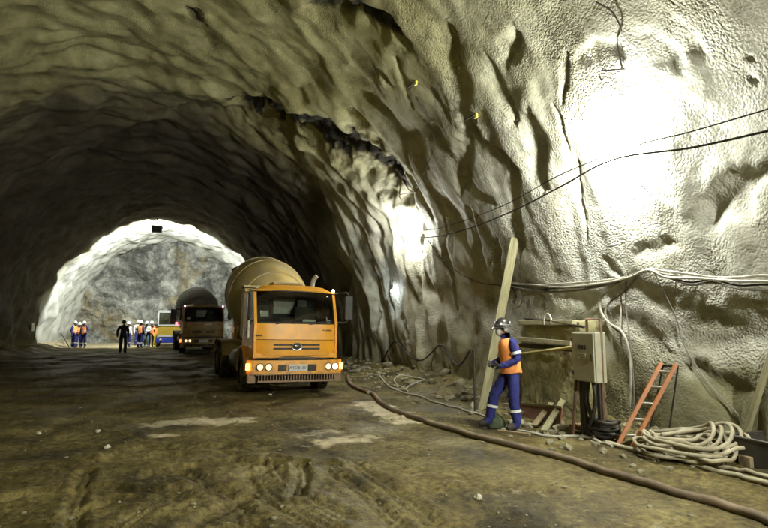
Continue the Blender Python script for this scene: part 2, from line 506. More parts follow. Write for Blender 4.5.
# ------------------------------------------------------------------ excavation face
def build_face():
    xs = np.arange(CX - 9.2, CX + 9.2, 0.09)
    zs = np.arange(-0.6, 10.4, 0.09)
    X, Z = np.meshgrid(xs, zs, indexing='ij')
    D = 0.9 * fbm(X / 4.0, Z / 3.5, 201, 3) + 0.28 * fbm(X / 1.2 + 0.6 * Z, Z / 1.0, 207, 4, 0.55)
    n = pnoise((X + 0.7 * Z) / 2.2, (Z - 0.5 * X) / 4.5, 211)
    D += 0.12 * np.clip(1 - np.abs(n) / 0.15, 0, 1) + 0.30 * np.abs(fbm(X / 1.1, Z / 1.4, 213, 4, 0.6))
    r2 = ((X - CX) / 8.0) ** 2 + ((Z - 0.5) / 8.7) ** 2
    Y = FACE_Y + D - 1.6 * np.clip(r2 - 0.55, 0, 1) ** 1.5
    # ochre seam: foot on the left and a diagonal vein
    o = np.zeros_like(X)
    def blob(pix, w):
        pts = [on_y(*q, FACE_Y) for q in pix]
        d, al, sd = poly_dist(X + 0.7 * fbm(X, Z, 221, 3), Z + 0.7 * fbm(X, Z, 223, 3), [(p.x, p.z) for p in pts])
        return sstep(1.4 * (1 - d / w))
    o = np.maximum(o, 0.7 * blob([(92, 318), (105, 320), (125, 330)], 1.5))
    o = np.maximum(o, 0.7 * blob([(90, 300), (102, 318), (130, 345)], 1.0))
    o = np.maximum(o, 0.6 * blob([(176, 250), (186, 268), (182, 292), (172, 300)], 0.7))
    o = np.maximum(o, 0.5 * blob([(170, 305), (182, 290), (205, 262)], 0.5))
    o = np.clip(o * (0.65 + 0.9 * fbm(X / 0.8, Z / 0.8, 231, 4)), 0, 1)
    nx_, nz_ = X.shape
    v = np.stack([X, Y, Z], -1).reshape(-1, 3)
    idx = np.arange(nx_ * nz_).reshape(nx_, nz_)
    q = np.stack([idx[:-1, :-1], idx[1:, :-1], idx[1:, 1:], idx[:-1, 1:]], -1).reshape(-1, 4)
    me = grid_mesh('rock_face', v, q)
    at = me.attributes.new('ochre', 'FLOAT', 'POINT')
    at.data.foreach_set('value', o.reshape(-1).astype(np.float32))
    return me
structure('rock_face', build_face(), rockface_material())

# ------------------------------------------------------------------ ground
def build_ground():
    xs = spans((-14, -7, 0.2), (-7, -3, 0.07), (-3, 7.2, 0.03), (7.2, 9.5, 0.15))
    ys = spans((-14, 1, 0.3), (1, 3, 0.1), (3, 10, 0.026), (10, 16, 0.06), (16, 30, 0.14), (30, 52, 0.25))
    X, Y = np.meshgrid(xs, ys, indexing='ij')
    near = 1 - sstep((Y - 8) / 10)
    Z = 0.07 * fbm(X / 2.6, Y / 3.2, 301, 3) + 0.030 * fbm(X / 0.5, Y / 0.6, 307, 4, 0.55)
    Z += near * 0.012 * fbm(X / 0.11, Y / 0.11, 311, 3, 0.6)
    # clods on the churned ground, and old wheel ruts along the drive
    Z += near * 0.07 * np.clip(fbm(X / 0.22, Y / 0.22, 317, 3, 0.6) - 0.10, 0, 1) * sstep(0.4 + 1.6 * fbm(X / 1.3, Y / 1.6, 318, 2))
    for x0, a in ((0.2, 0.03), (-2.0, 0.03), (-4.2, 0.02), (2.6, 0.03)):
        d = np.abs(X - x0 - 0.35 * np.sin(Y / 5.0 + x0))
        Z -= a * sstep(1 - d / 0.35) * (0.5 + 0.5 * sstep(0.6 + fbm(X, Y / 4, 319, 2)))
    # rubble toe along both walls
    toe = sstep((X - 4.95 + 0.5 * fbm(X / 1.5, Y / 1.5, 331, 3)) / 1.7)
    Z += toe * (0.13 + 0.16 * sstep((Y - 9) / 3) + 0.13 * fbm(X / 0.45, Y / 0.45, 337, 4, 0.6))
    Z += sstep((-7.6 - X) / 1.4) * (0.3 + 0.25 * fbm(X / 0.8, Y / 0.8, 341, 3))
    pale = np.zeros_like(X)
    def gstroke(pix, width, depth, tread=False, pl=0.0, wob=0.3, rim=0.4):
        P = [on_z(*q) for q in pix]
        pts = [(p.x, p.y) for p in P]
        m = width * 2.5 + 0.3
        i0, i1 = np.searchsorted(xs, [min(p[0] for p in pts) - m, max(p[0] for p in pts) + m])
        j0, j1 = np.searchsorted(ys, [min(p[1] for p in pts) - m, max(p[1] for p in pts) + m])
        if i1 - i0 < 2 or j1 - j0 < 2: return
        sl = (slice(i0, i1), slice(j0, j1))
        x, y = X[sl], Y[sl]
        d, al, sd = poly_dist(x + wob * width * fbm(x / 0.3, y / 0.3, 351, 3), y + wob * width * fbm(x / 0.3, y / 0.3, 353, 3), pts)
        k = sstep(1.6 * (1 - d / width))
        if depth:
            Z[sl] -= depth * k
            Z[sl] += rim * depth * np.exp(-((d - width * 1.15) / (0.4 * width)) ** 2)
        if tread:
            L = sum(math.hypot(pts[i + 1][0] - pts[i][0], pts[i + 1][1] - pts[i][1]) for i in range(len(pts) - 1))
            ph = al * L / 0.09 + d / width * 1.2 * sd
            Z[sl] += 0.008 * k * (np.sin(ph * 2 * np.pi) > 0.1) + 0.013 * k * np.cos(2 * np.pi * d / 0.085)
        if pl:
            pale[sl] = np.maximum(pale[sl], pl * sstep(1.3 * (1 - d / width)))
    # turning tyre marks in the foreground
    gstroke([(252, 462), (256, 480), (268, 496), (284, 508), (306, 522), (330, 534)], 0.17, 0.032, tread=True, wob=0.1)
    gstroke([(268, 458), (274, 476), (290, 492), (312, 506), (340, 520)], 0.16, 0.028, tread=True, wob=0.1)
    gstroke([(300, 462), (303, 480), (296, 496)], 0.12, 0.04, tread=True, wob=0.15)
    gstroke([(0, 497), (50, 490), (110, 486), (165, 494), (230, 478), (268, 470)], 0.15, 0.045, wob=0.8)
    gstroke([(70, 512), (110, 500), (150, 500), (200, 494)], 0.12, 0.035, wob=0.8)
    gstroke([(190, 528), (225, 508), (250, 498)], 0.13, 0.045, wob=0.8)
    gstroke([(150, 474), (240, 462), (330, 466)], 0.2, 0.04, wob=0.8)
    gstroke([(100, 460), (150, 448), (260, 446)], 0.22, 0.03, wob=0.8)
    gstroke([(72, 530), (76, 500), (86, 470)], 0.12, 0.03, tread=True, wob=0.2)
    for pix in ([(120, 528), (150, 508), (200, 492), (262, 486)], [(330, 470), (360, 492), (400, 528)], [(350, 462), (384, 486), (430, 522)], [(20, 470), (90, 458), (180, 455)], [(180, 470), (230, 500), (250, 530)]):
        gstroke(pix, 0.15, 0.024, tread=True, wob=0.15)
    # paler areas of the floor
    gstroke([(160, 424), (190, 420), (236, 421)], 0.62, 0, pl=0.62, wob=0.5)
    gstroke([(205, 419), (232, 421)], 0.35, 0, pl=0.75, wob=0.5)
    gstroke([(154, 437), (172, 436)], 0.2, 0, pl=0.6, wob=0.5)
    gstroke([(322, 443), (342, 438), (362, 436)], 0.42, 0, pl=0.6, wob=0.6)
    gstroke([(366, 404), (384, 411), (408, 420)], 0.6, 0, pl=0.62, wob=0.6)
    gstroke([(300, 436), (330, 428)], 0.3, 0, pl=0.40, wob=0.6)
    gstroke([(135, 385), (165, 377)], 0.5, 0, pl=0.38, wob=0.6)
    gstroke([(420, 470), (520, 500), (640, 520)], 0.5, 0, pl=0.22, wob=0.6)
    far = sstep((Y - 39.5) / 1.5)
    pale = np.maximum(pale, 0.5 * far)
    nx_, ny_ = X.shape
    v = np.stack([X, Y, Z], -1).reshape(-1, 3)
    idx = np.arange(nx_ * ny_).reshape(nx_, ny_)
    q = np.stack([idx[:-1, :-1], idx[1:, :-1], idx[1:, 1:], idx[:-1, 1:]], -1).reshape(-1, 4)
    me = grid_mesh('ground', v, q)
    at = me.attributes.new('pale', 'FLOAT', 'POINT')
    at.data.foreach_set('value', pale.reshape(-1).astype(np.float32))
    return me, v, q
gr_me, gr_v, gr_q = build_ground()
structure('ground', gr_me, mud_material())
GROUND = BVHTree.FromPolygons(gr_v.tolist(), gr_q.tolist())
# the yard outside the portal behind the camera
_n = 40
_v = np.array([[-150 + 300 * i, -14 - 260 * j, -0.35 - 0.1 * j] for i in range(2) for j in range(2)], float)
structure('yard', grid_mesh('yard', _v, np.array([[0, 1, 3, 2]])), MATS.get('yard') or mat('yard', (0.10, 0.08, 0.04), 0.9, scale=0.6))

def gz(x, y):
    h = GROUND.ray_cast(Vector((x, y, 4)), Vector((0, 0, -1)))
    return h[0].z if h[0] else 0.0

def ghit(px, py):
    """point on the real ground under a photograph pixel"""
    h = GROUND.ray_cast(CAMP, ray(px, py))
    return h[0].copy() if h[0] else on_z(px, py)

def whit(px, py, off=0.0):
    """point on the real lining under a photograph pixel, moved off it"""
    d = ray(px, py)
    h = WALL.ray_cast(CAMP, d)
    n = h[1] if h[1].dot(d) < 0 else -h[1]
    return h[0] + n * off if off else h[0].copy()

# ------------------------------------------------------------------ mesh helpers
def finish(name, bm, m, parent=None, smooth=False, angle=None):
    me = bpy.data.meshes.new(name)
    bmesh.ops.recalc_face_normals(bm, faces=bm.faces)
    bm.to_mesh(me); bm.free()
    if m: me.materials.append(m)
    if smooth:
        me.polygons.foreach_set('use_smooth', [True] * len(me.polygons))
        if angle is not None:
            me.set_sharp_from_angle(angle=angle)
    o = bpy.data.objects.new(name, me)
    col.objects.link(o)
    if parent: o.parent = parent
    return o

def thing(name, label, cat, loc=(0, 0, 0), rz=0.0, group=None):
    o = bpy.data.objects.new(name, None)
    o.empty_display_size = 0.2
    o.location = loc
    o.rotation_euler = (0, 0, rz)
    tag(o, label, cat, group)
    col.objects.link(o)
    return o

def tag(o, label, cat, group=None):
    o['label'], o['category'] = label, cat
    if group: o['group'] = group
    return o

def add_box(bm, c, s, rot=None, bev=0.0, seg=2, taper=None):
    """box centred at c with full sizes s"""
    r = bmesh.ops.create_cube(bm, size=1.0)
    vs_ = r['verts']
    for v in vs_:
        if taper and v.co.z > 0:
            v.co.x *= taper[0]; v.co.y *= taper[1]
        v.co = Vector((v.co.x * s[0], v.co.y * s[1], v.co.z * s[2]))
    if bev:
        es = list({e for v in vs_ for e in v.link_edges})
        r = bmesh.ops.bevel(bm, geom=es, offset=bev, segments=seg, affect='EDGES', profile=0.6)
        vs_ = list({v for f in r['faces'] for v in f.verts} | set(v for v in vs_ if v.is_valid))
    M = Matrix.Translation(Vector(c)) @ (rot.to_4x4() if rot else Matrix())
    bmesh.ops.transform(bm, matrix=M, verts=vs_)
    return vs_

def catmull(pts, n=6):
    pts = [Vector(p) for p in pts]
    if len(pts) < 3: return pts
    P = [pts[0] * 2 - pts[1]] + pts + [pts[-1] * 2 - pts[-2]]
    out = []
    for i in range(1, len(P) - 2):
        a, b, c, d = P[i - 1:i + 3]
        for k in range(n):
            t = k / n
            out.append(0.5 * ((2 * b) + (c - a) * t + (2 * a - 5 * b + 4 * c - d) * t * t + (3 * b - a - 3 * c + d) * t ** 3))
    out.append(pts[-1])
    return out

def add_tube(bm, pts, r, n=8, cap=True, rads=None):
    pts = [Vector(p) for p in pts]
    rings, up = [], None
    for i, p in enumerate(pts):
        t = (pts[min(i + 1, len(pts) - 1)] - pts[max(i - 1, 0)])
        if t.length < 1e-9: t = Vector((0, 0, 1))
        t.normalize()
        if up is None:
            up = t.orthogonal().normalized()
        up = (up - t * up.dot(t))
        up = up.normalized() if up.length > 1e-6 else t.orthogonal().normalized()
        bi = t.cross(up)
        rr = rads[i] if rads else r
        rings.append([bm.verts.new(p + (up * math.cos(a) + bi * math.sin(a)) * rr) for a in [2 * math.pi * k / n for k in range(n)]])
    for a, b in zip(rings, rings[1:]):
        for k in range(n):
            bm.faces.new((a[k], a[(k + 1) % n], b[(k + 1) % n], b[k]))
    if cap:
        bm.faces.new(rings[0][::-1]); bm.faces.new(rings[-1])

def add_lathe(bm, prof, axis_o, axis_d, n=24, cap=True, squash=None):
    """prof: (radius, distance along axis)"""
    d = Vector(axis_d).normalized()
    q = Vector((0, 0, 1)).rotation_difference(d).to_matrix()
    rings = []
    for r, h in prof:
        ring = []
        for k in range(n):
            a = 2 * math.pi * k / n
            v = Vector((math.cos(a) * r, math.sin(a) * r, h))
            if squash: v = Vector((v.x * squash[0], v.y * squash[1], v.z))
            ring.append(bm.verts.new(Vector(axis_o) + q @ v))
        rings.append(ring)
    for a, b in zip(rings, rings[1:]):
        for k in range(n):
            bm.faces.new((a[k], a[(k + 1) % n], b[(k + 1) % n], b[k]))
    if cap:
        bm.faces.new(rings[0][::-1]); bm.faces.new(rings[-1])

def add_prism(bm, poly, x0, x1):
    """poly of (y, z) extruded along x"""
    a = [bm.verts.new((x0, y, z)) for y, z in poly]
    b = [bm.verts.new((x1, y, z)) for y, z in poly]
    n = len(poly)
    for k in range(n):
        bm.faces.new((a[k], a[(k + 1) % n], b[(k + 1) % n], b[k]))
    bm.faces.new(a[::-1]); bm.faces.new(b)

def add_quad(bm, a, b, c, d, th=0.0):
    """a flat plate with thickness th towards its back"""
    P = [Vector(p) for p in (a, b, c, d)]
    if not th:
        bm.faces.new([bm.verts.new(p) for p in P]); return
    n = (P[1] - P[0]).cross(P[3] - P[0]).normalized() * th
    f = [bm.verts.new(p) for p in P]; k = [bm.verts.new(p - n) for p in P]
    bm.faces.new(f); bm.faces.new(k[::-1])
    for i in range(4):
        bm.faces.new((f[i], k[i], k[(i + 1) % 4], f[(i + 1) % 4]))

def box(name, c, s, m, parent=None, rot=None, bev=0.0, taper=None, seg=2):
    bm = bmesh.new()
    add_box(bm, c, s, rot, bev, seg, taper)
    return finish(name, bm, m, parent)

def tube(name, pts, r, m, parent=None, n=8, rads=None):
    bm = bmesh.new()
    add_tube(bm, pts, r, n, rads=rads)
    return finish(name, bm, m, parent, smooth=True, angle=R(50))

def lathe(name, prof, o, d, m, parent=None, n=24, cap=True, squash=None):
    bm = bmesh.new()
    add_lathe(bm, prof, o, d, n, cap, squash)
    return finish(name, bm, m, parent, smooth=True, angle=R(40))

def text(name, body, size, m, parent, M, extrude=0.004):
    cu = bpy.data.curves.new(name, 'FONT')
    cu.body, cu.size, cu.extrude = body, size, extrude
    cu.align_x, cu.align_y = 'CENTER', 'CENTER'
    cu.resolution_u = 2
    t = bpy.data.objects.new(name, cu)
    col.objects.link(t)
    dg = bpy.context.evaluated_depsgraph_get()
    me = bpy.data.meshes.new_from_object(t.evaluated_get(dg))
    bpy.data.objects.remove(t)
    me.name = name
    me.transform(M)
    me.materials.clear(); me.materials.append(m)
    o = bpy.data.objects.new(name, me)
    col.objects.link(o); o.parent = parent
    return o

def copy_tree(o, parent=None, remat=None, skip=()):
    c = o.copy()
    if remat and o.type == 'MESH' and o.data.materials and o.data.materials[0] and o.data.materials[0].name in remat:
        c.data = o.data.copy(); c.data.materials[0] = remat[o.data.materials[0].name]
    c.parent = parent
    col.objects.link(c)
    for ch in list(o.children):
        if ch.name.split('.')[0] not in skip:
            copy_tree(ch, c, remat, skip)
    return c

def frame(o, x, z):
    """matrix with given x axis and z axis (roughly)"""
    x = Vector(x).normalized(); z = Vector(z); y = z.cross(x).normalized(); z = x.cross(y)
    M = Matrix((x, y, z)).transposed().to_4x4()
    M.translation = Vector(o)
    return M

# ------------------------------------------------------------------ paints
ORANGE = mat('mixer_orange', (0.90, 0.40, 0.024), 0.40, var=0.12, scale=3.0, dirt=(0.42, 0.27, 0.09), dirt_amt=0.45, coat=0.3)
def mud_splash(m, top, rgb):
    """dried mud thrown up over the lower panels, in ragged splashes"""
    t = m.node_tree; N, L = t.nodes, t.links
    p = N['Principled BSDF']
    paint_tone = p.inputs['Base Color'].links[0].from_socket
    tc = N.new('ShaderNodeTexCoord'); sp = N.new('ShaderNodeSeparateXYZ')
    L.new(tc.outputs['Object'], sp.inputs[0])
    nz = N.new('ShaderNodeTexNoise'); nz.inputs['Scale'].default_value = 7; nz.inputs['Detail'].default_value = 8; nz.inputs['Roughness'].default_value = 0.75
    L.new(tc.outputs['Object'], nz.inputs[0])
    a = N.new('ShaderNodeMath'); a.operation = 'MULTIPLY_ADD'; a.inputs[1].default_value = -0.42
    L.new(sp.outputs[2], a.inputs[0]); L.new(nz.outputs[0], a.inputs[2])
    mr = N.new('ShaderNodeMapRange'); mr.inputs[1].default_value = 0.5 - 0.42 * top; mr.inputs[2].default_value = 0.72 - 0.42 * top; mr.inputs[4].default_value = 0.85
    L.new(a.outputs[0], mr.inputs[0])
    x = N.new('ShaderNodeMix'); x.data_type = 'RGBA'
    L.new(mr.outputs[0], x.inputs[0]); L.new(paint_tone, x.inputs[6]); x.inputs[7].default_value = (*rgb, 1)
    L.new(x.outputs[2], p.inputs['Base Color'])
mud_splash(ORANGE, 0.86, (0.30, 0.19, 0.085))
DRUMP = mat('drum_paint', (0.42, 0.31, 0.11), 0.6, var=0.3, scale=2.2, dirt=(0.36, 0.32, 0.22), dirt_amt=0.9, bump=0.01)
TANKP = mat('pale_yellow_paint', (0.52, 0.44, 0.16), 0.5, dirt=(0.16, 0.13, 0.07), dirt_amt=0.6)
BLACKP = mat('black_plastic', (0.018, 0.017, 0.015), 0.55, var=0.3, dirt=(0.10, 0.08, 0.05), dirt_amt=0.35)
CHASS = mat('chassis_grime', (0.045, 0.035, 0.025), 0.85, var=0.4, dirt=(0.15, 0.11, 0.07), dirt_amt=0.7)
RUBBER = mat('muddy_rubber', (0.03, 0.028, 0.025), 0.9, var=0.3, dirt=(0.17, 0.13, 0.085), dirt_amt=0.95, bump=0.01, scale=6)
RIMP = mat('dusty_rim', (0.22, 0.19, 0.15), 0.7, dirt=(0.14, 0.10, 0.06), dirt_amt=0.8)
BUMPM = mat('dusty_step', (0.30, 0.20, 0.13), 0.8, dirt=(0.20, 0.15, 0.10), dirt_amt=0.7)
CHROME = mat('dull_chrome', (0.55, 0.53, 0.48), 0.3, metal=1.0, var=0.2)
SEATM = mat('seat_cloth', (0.05, 0.045, 0.04), 0.95)
SEATL = mat('headrest_cloth', (0.16, 0.15, 0.13), 0.95)
DASH = mat('dashboard', (0.03, 0.03, 0.03), 0.8)
PAPER = mat('paper', (0.70, 0.70, 0.64), 0.8, var=0.08)
PLATEW = mat('number_plate', (0.62, 0.62, 0.58), 0.5, var=0.1)
INK = mat('black_ink', (0.02, 0.02, 0.02), 0.6)
GREY = mat('steel_grey', (0.22, 0.22, 0.21), 0.5, metal=0.3, dirt_amt=0.4)
PALEPIPE = mat('pale_exhaust', (0.42, 0.40, 0.36), 0.5, metal=0.4, dirt_amt=0.4)
LAMPON = mat('headlamp_lit', (1.0, 0.80, 0.52), 0.3, emit=3.2, var=0.02)
LAMPDIM = mat('headlamp_side', (0.9, 0.62, 0.38), 0.25, emit=0.9, var=0.02)
AMBER = mat('indicator_lit', (1.0, 0.30, 0.05), 0.4, emit=6.0, var=0.02)
AMBER_DIM = mat('indicator_dim', (1.0, 0.20, 0.05), 0.4, emit=1.6, var=0.02)
MARKER = mat('marker_lit', (1.0, 0.85, 0.80), 0.4, emit=20.0, var=0.02)
REDLIT = mat('red_marker_lit', (1.0, 0.12, 0.14), 0.4, emit=3.0, var=0.02)
LENSOFF = mat('lens_unlit', (0.45, 0.42, 0.36), 0.2, var=0.1)

def glass_mat(name, tint=(0.55, 0.60, 0.55), refl=0.12):
    m, t, p = node_mat(name)
    N, L = t.nodes, t.links
    N.remove(p)
    out = N['Material Output']
    tr = N.new('ShaderNodeBsdfTransparent'); tr.inputs[0].default_value = (*tint, 1)
    gl = N.new('ShaderNodeBsdfGlossy'); gl.inputs['Roughness'].default_value = 0.06
    fr = N.new('ShaderNodeLayerWeight'); fr.inputs[0].default_value = refl + 0.15
    nz = N.new('ShaderNodeTexNoise'); nz.inputs['Scale'].default_value = 3
    di = N.new('ShaderNodeBsdfDiffuse'); di.inputs[0].default_value = (0.25, 0.2, 0.12, 1)
    m1 = N.new('ShaderNodeMixShader'); m2 = N.new('ShaderNodeMixShader')
    L.new(fr.outputs['Fresnel'], m1.inputs[0]); L.new(tr.outputs[0], m1.inputs[1]); L.new(gl.outputs[0], m1.inputs[2])
    mr = N.new('ShaderNodeMapRange'); mr.inputs[1].default_value = 0.4; mr.inputs[2].default_value = 0.8; mr.inputs[4].default_value = 0.16
    L.new(nz.outputs[0], mr.inputs[0]); L.new(mr.outputs[0], m2.inputs[0])
    L.new(m1.outputs[0], m2.inputs[1]); L.new(di.outputs[0], m2.inputs[2])
    L.new(m2.outputs[0], out.inputs[0])
    return m
GLASS = glass_mat('windscreen_glass')
MIRROR = mat('mirror_glass', (0.6, 0.6, 0.58), 0.12, metal=1.0, var=0.1)

# ------------------------------------------------------------------ concrete mixer truck (front towards -Y, origin under the bumper)
def make_mixer():
    t = thing('mixer_truck', '', 'truck')
    HW = 1.06                                     # cab half width
    # profile of the cab front: y at height z
    def fy(z):
        return float(np.interp(z, [0.55, 0.95, 1.35, 1.76, 2.56, 2.70], [0.10, 0.05, 0.03, 0.06, 0.40, 0.62]))
    # cab shell: floor, sides with door openings glazed, back, roof, pillars
    bm = bmesh.new()
    add_box(bm, (0, 1.0, 0.98), (2 * HW - 0.02, 1.84, 0.10), bev=0.02)
    add_box(bm, (0, 1.90, 1.80), (2 * HW - 0.02, 0.07, 1.66), bev=0.02)
    for s in (-1, 1):
        x = s * (HW - 0.03)
        add_prism(bm, [(fy(0.95) + 0.03, 0.93), (1.93, 0.93), (1.93, 1.74), (fy(1.74) + 0.03, 1.74)], x - 0.03, x + 0.03)
        add_prism(bm, [(fy(1.74) + 0.02, 1.74), (fy(1.74) + 0.15, 1.74), (fy(2.58) + 0.13, 2.58), (fy(2.58), 2.58)], x - 0.035, x + 0.035)
        add_prism(bm, [(1.24, 1.74), (1.93, 1.74), (1.93, 2.58), (1.24, 2.58)], x - 0.03, x + 0.03)
    finish('cab', bm, ORANGE, t)
    # roof: domed sheet
    bm = bmesh.new()
    nx_, ny_ = 9, 7
    grid = []
    for j in range(ny_):
        row = []
        f = j / (ny_ - 1)
        for i in range(nx_):
            g = i / (nx_ - 1) * 2 - 1
            y = 0.385 + f * 1.56
            z = 2.57 + 0.14 * (1 - abs(g) ** 5) * (1 - (1 - min(1, f * 4.0)) ** 3 * 1.0) + 0.02 * (1 - g * g)
            row.append(bm.verts.new((g * (HW + 0.005), y, z)))
        grid.append(row)
    for j in range(ny_ - 1):
        for i in range(nx_ - 1):
            bm.faces.new((grid[j][i], grid[j][i + 1], grid[j + 1][i + 1], grid[j + 1][i]))
    bm.normal_update()
    bmesh.ops.solidify(bm, geom=bm.faces[:], thickness=0.04)
    roof = finish('roof', bm, ORANGE, t, smooth=True, angle=R(40))
    box('roof_hatch', (-0.12, 1.0, 2.765), (0.80, 0.60, 0.06), DRUMP, roof, bev=0.02)
    # lower front: upper panel under the glass, flap with grille slots, black joint lines
    def front_panel(name, z0, z1, hw, m, proud=0.0, rows=4, round_=0.10):
        bm = bmesh.new()
        g = []
        for j in range(rows + 1):
            z = z0 + (z1 - z0) * j / rows
            row = []
            for i in range(13):
                f = i / 12 * 2 - 1
                row.append(bm.verts.new((f * hw, fy(z) - proud + round_ * abs(f) ** 6, z)))
            g.append(row)
        for j in range(rows):
            for i in range(12):
                bm.faces.new((g[j][i], g[j][i + 1], g[j + 1][i + 1], g[j + 1][i]))
        bm.normal_update()
        bmesh.ops.solidify(bm, geom=bm.faces[:], thickness=0.03)
        return finish(name, bm, m, t, smooth=True, angle=R(40))
    front_panel('front_panel', 1.37, 1.745, HW, ORANGE)
    flap = front_panel('front_flap', 0.99, 1.357, HW - 0.07, ORANGE, 0.012)
    front_panel('lower_valance', 0.90, 0.985, HW - 0.05, BLACKP, -0.03)
    for s in (-1, 1):
        box('corner_panel', (s * (HW - 0.03), 0.20, 1.15), (0.065, 0.26, 0.40), ORANGE, t, bev=0.02)
    # grille slots beside the emblem
    for z in (1.245, 1.155):
        for s in (-1, 1):
            box('grille_slot', (s * 0.355, fy(z) - 0.018, z), (0.46, 0.02, 0.042), BLACKP, flap, bev=0.006)
    bm = bmesh.new(); add_lathe(bm, [(0.15, -0.012), (0.15, 0.008), (0.135, 0.016), (0.12, 0.012)], (0, fy(1.2) - 0.014, 1.2), (0, -1, 0), 28, squash=(0.95, 0.66))
    emb = finish('emblem', bm, CHROME, flap, smooth=True, angle=R(30))
    bm = bmesh.new(); add_lathe(bm, [(0.118, 0.008), (0.115, 0.016), (0.0, 0.018)], (0, fy(1.2) - 0.014, 1.2), (0, -1, 0), 28, cap=False, squash=(0.95, 0.64))
    finish('emblem_field', bm, mat('badge_dark', (0.05, 0.045, 0.03), 0.4), emb, smooth=True)
    tube('emblem_script', catmull([(-0.07, fy(1.2) - 0.034, 1.19), (-0.04, fy(1.2) - 0.034, 1.225), (-0.015, fy(1.2) - 0.034, 1.185), (0.015, fy(1.2) - 0.034, 1.215), (0.04, fy(1.2) - 0.034, 1.185), (0.07, fy(1.2) - 0.034, 1.21)], 5), 0.007, CHROME, emb, n=6)
    # small dark type lettering on both shoulders of the upper panel
    for cx, w, z in ((-0.92, 4, 1.46), (0.80, 5, 1.60)):
        for k in range(w):
            box('type_letter', (cx + (k - w / 2) * 0.05 * (1 if cx > 0 else 0.8), fy(z) + 0.004 + 0.10 * abs(cx / HW) ** 6 - 0.01, z), (0.030, 0.012, 0.034), INK, t)
    # windscreen with black surround
    zb, zt = 1.765, 2.555
    def ws(f, z, o=0.0): return (f * (HW - 0.035 - 0.02 * (z - zb)), fy(z) + 0.025 + 0.09 * abs(f) ** 4 - o, z)
    bm = bmesh.new(); g = []
    for j in range(5):
        z = zb + (zt - zb) * j / 4
        g.append([bm.verts.new(ws(i / 10 * 2 - 1, z)) for i in range(11)])
    for j in range(4):
        for i in range(10):
            bm.faces.new((g[j][i], g[j][i + 1], g[j + 1][i + 1], g[j + 1][i]))
    wscreen = finish('windscreen', bm, GLASS, t, smooth=True)
    bm = bmesh.new()
    loop = [ws(f, zb, 0.01) for f in np.linspace(-1, 1, 11)] + [ws(1, z, 0.01) for z in np.linspace(zb, zt, 5)[1:]] + [ws(f, zt, 0.01) for f in np.linspace(1, -1, 11)[1:]] + [ws(-1, z, 0.01) for z in np.linspace(zt, zb, 5)[1:]]
    add_tube(bm, loop, 0.026, 6)
    finish('window_seal', bm, BLACKP, wscreen, smooth=True)
    for cx, z, w, h in ((-0.80, 1.98, 0.20, 0.15), (0.32, 1.83, 0.34, 0.06), (0.84, 1.82, 0.10, 0.09), (0.80, 1.90, 0.03, 0.08)):
        box('windscreen_paper', (cx, fy(z) + 0.06 + 0.06 * abs(cx) ** 4, z), (w, 0.006, h), PAPER, wscreen, rot=Matrix.Rotation(R(-20), 3, 'X'))
    for a, b in (((-0.55, 1.735), (-0.02, 1.83)), ((0.30, 1.735), (0.75, 1.81))):
        pa, pb = Vector((a[0], fy(a[1]) - 0.02, a[1])), Vector((b[0], fy(b[1]) - 0.015, b[1]))
        w = tube('wiper', [pa, pb], 0.011, BLACKP, t, 6)
        tube('wiper_blade', [pb + Vector((-0.34, 0.0, -0.03)), pb + Vector((0.16, 0.0, 0.015))], 0.012, BLACKP, w, 6)
    # side windows and doors lines
    for s in (-1, 1):
        x = s * (HW - 0.03)
        d = bmesh.new(); add_quad(d, (x, fy(1.74) + 0.15, 1.74), (x, 1.24, 1.74), (x, 1.24, 2.58), (x, fy(2.58) + 0.13, 2.58), 0.008)
        finish('side_window', d, GLASS, t)
        dr = box('door', (s * (HW + 0.004), 0.72, 1.34), (0.014, 1.02, 0.80), ORANGE, t, bev=0.004)
        box('handle', (s * (HW + 0.022), 1.08, 1.52), (0.03, 0.16, 0.035), BLACKP, dr, bev=0.008)
        st = box('step_box', (s * (HW - 0.03), 0.66, 0.72), (0.16, 0.50, 0.42), ORANGE if s < 0 else BLACKP, t, bev=0.03)
        box('tread', (s * (HW + 0.02), 0.66, 0.56), (0.14, 0.44, 0.03), GREY, st, bev=0.005)
        # wheel arch
        bm = bmesh.new()
        arc = [(1.45 + 0.66 * math.cos(a), 0.52 + 0.66 * math.sin(a)) for a in np.linspace(R(-5), R(185), 15)]
        arc2 = [(1.45 + 0.62 * math.cos(a), 0.52 + 0.62 * math.sin(a)) for a in np.linspace(R(185), R(-5), 15)]
        add_prism(bm, arc + arc2, s * 0.84, s * 1.16)
        finish('mudguard', bm, ORANGE, t, smooth=True, angle=R(30))
    # inside: dashboard, wheel, seats
    box('dashboard', (0, 0.38, 1.66), (1.9, 0.42, 0.26), DASH, t, bev=0.06)
    bm = bmesh.new()
    c, ax = Vector((0.50, 0.62, 1.86)), Vector((0, 0.55, 0.83))
    u_ = ax.orthogonal().normalized(); v_ = ax.normalized().cross(u_)
    add_tube(bm, [c + (u_ * math.cos(a) + v_ * math.sin(a)) * 0.23 for a in np.linspace(0, 2 * math.pi, 21)], 0.016, 6, cap=False)
    add_tube(bm, [c, c + Vector((0, -0.25, -0.28))], 0.03, 6)
    finish('steering_wheel', bm, DASH, t, smooth=True)
    for sx in (-0.62, 0.46):
        bm = bmesh.new()
        add_box(bm, (sx, 1.15, 1.42), (0.52, 0.52, 0.18), bev=0.06)
        add_box(bm, (sx, 1.45, 1.85), (0.50, 0.16, 0.74), rot=Matrix.Rotation(R(-8), 3, 'X'), bev=0.07, taper=(0.8, 0.9))
        se = finish('seat', bm, SEATM, t, smooth=True, angle=R(50))
        box('headrest', (sx, 1.49, 2.30), (0.27, 0.11, 0.20), SEATL if sx > 0 else SEATM, se, bev=0.05)
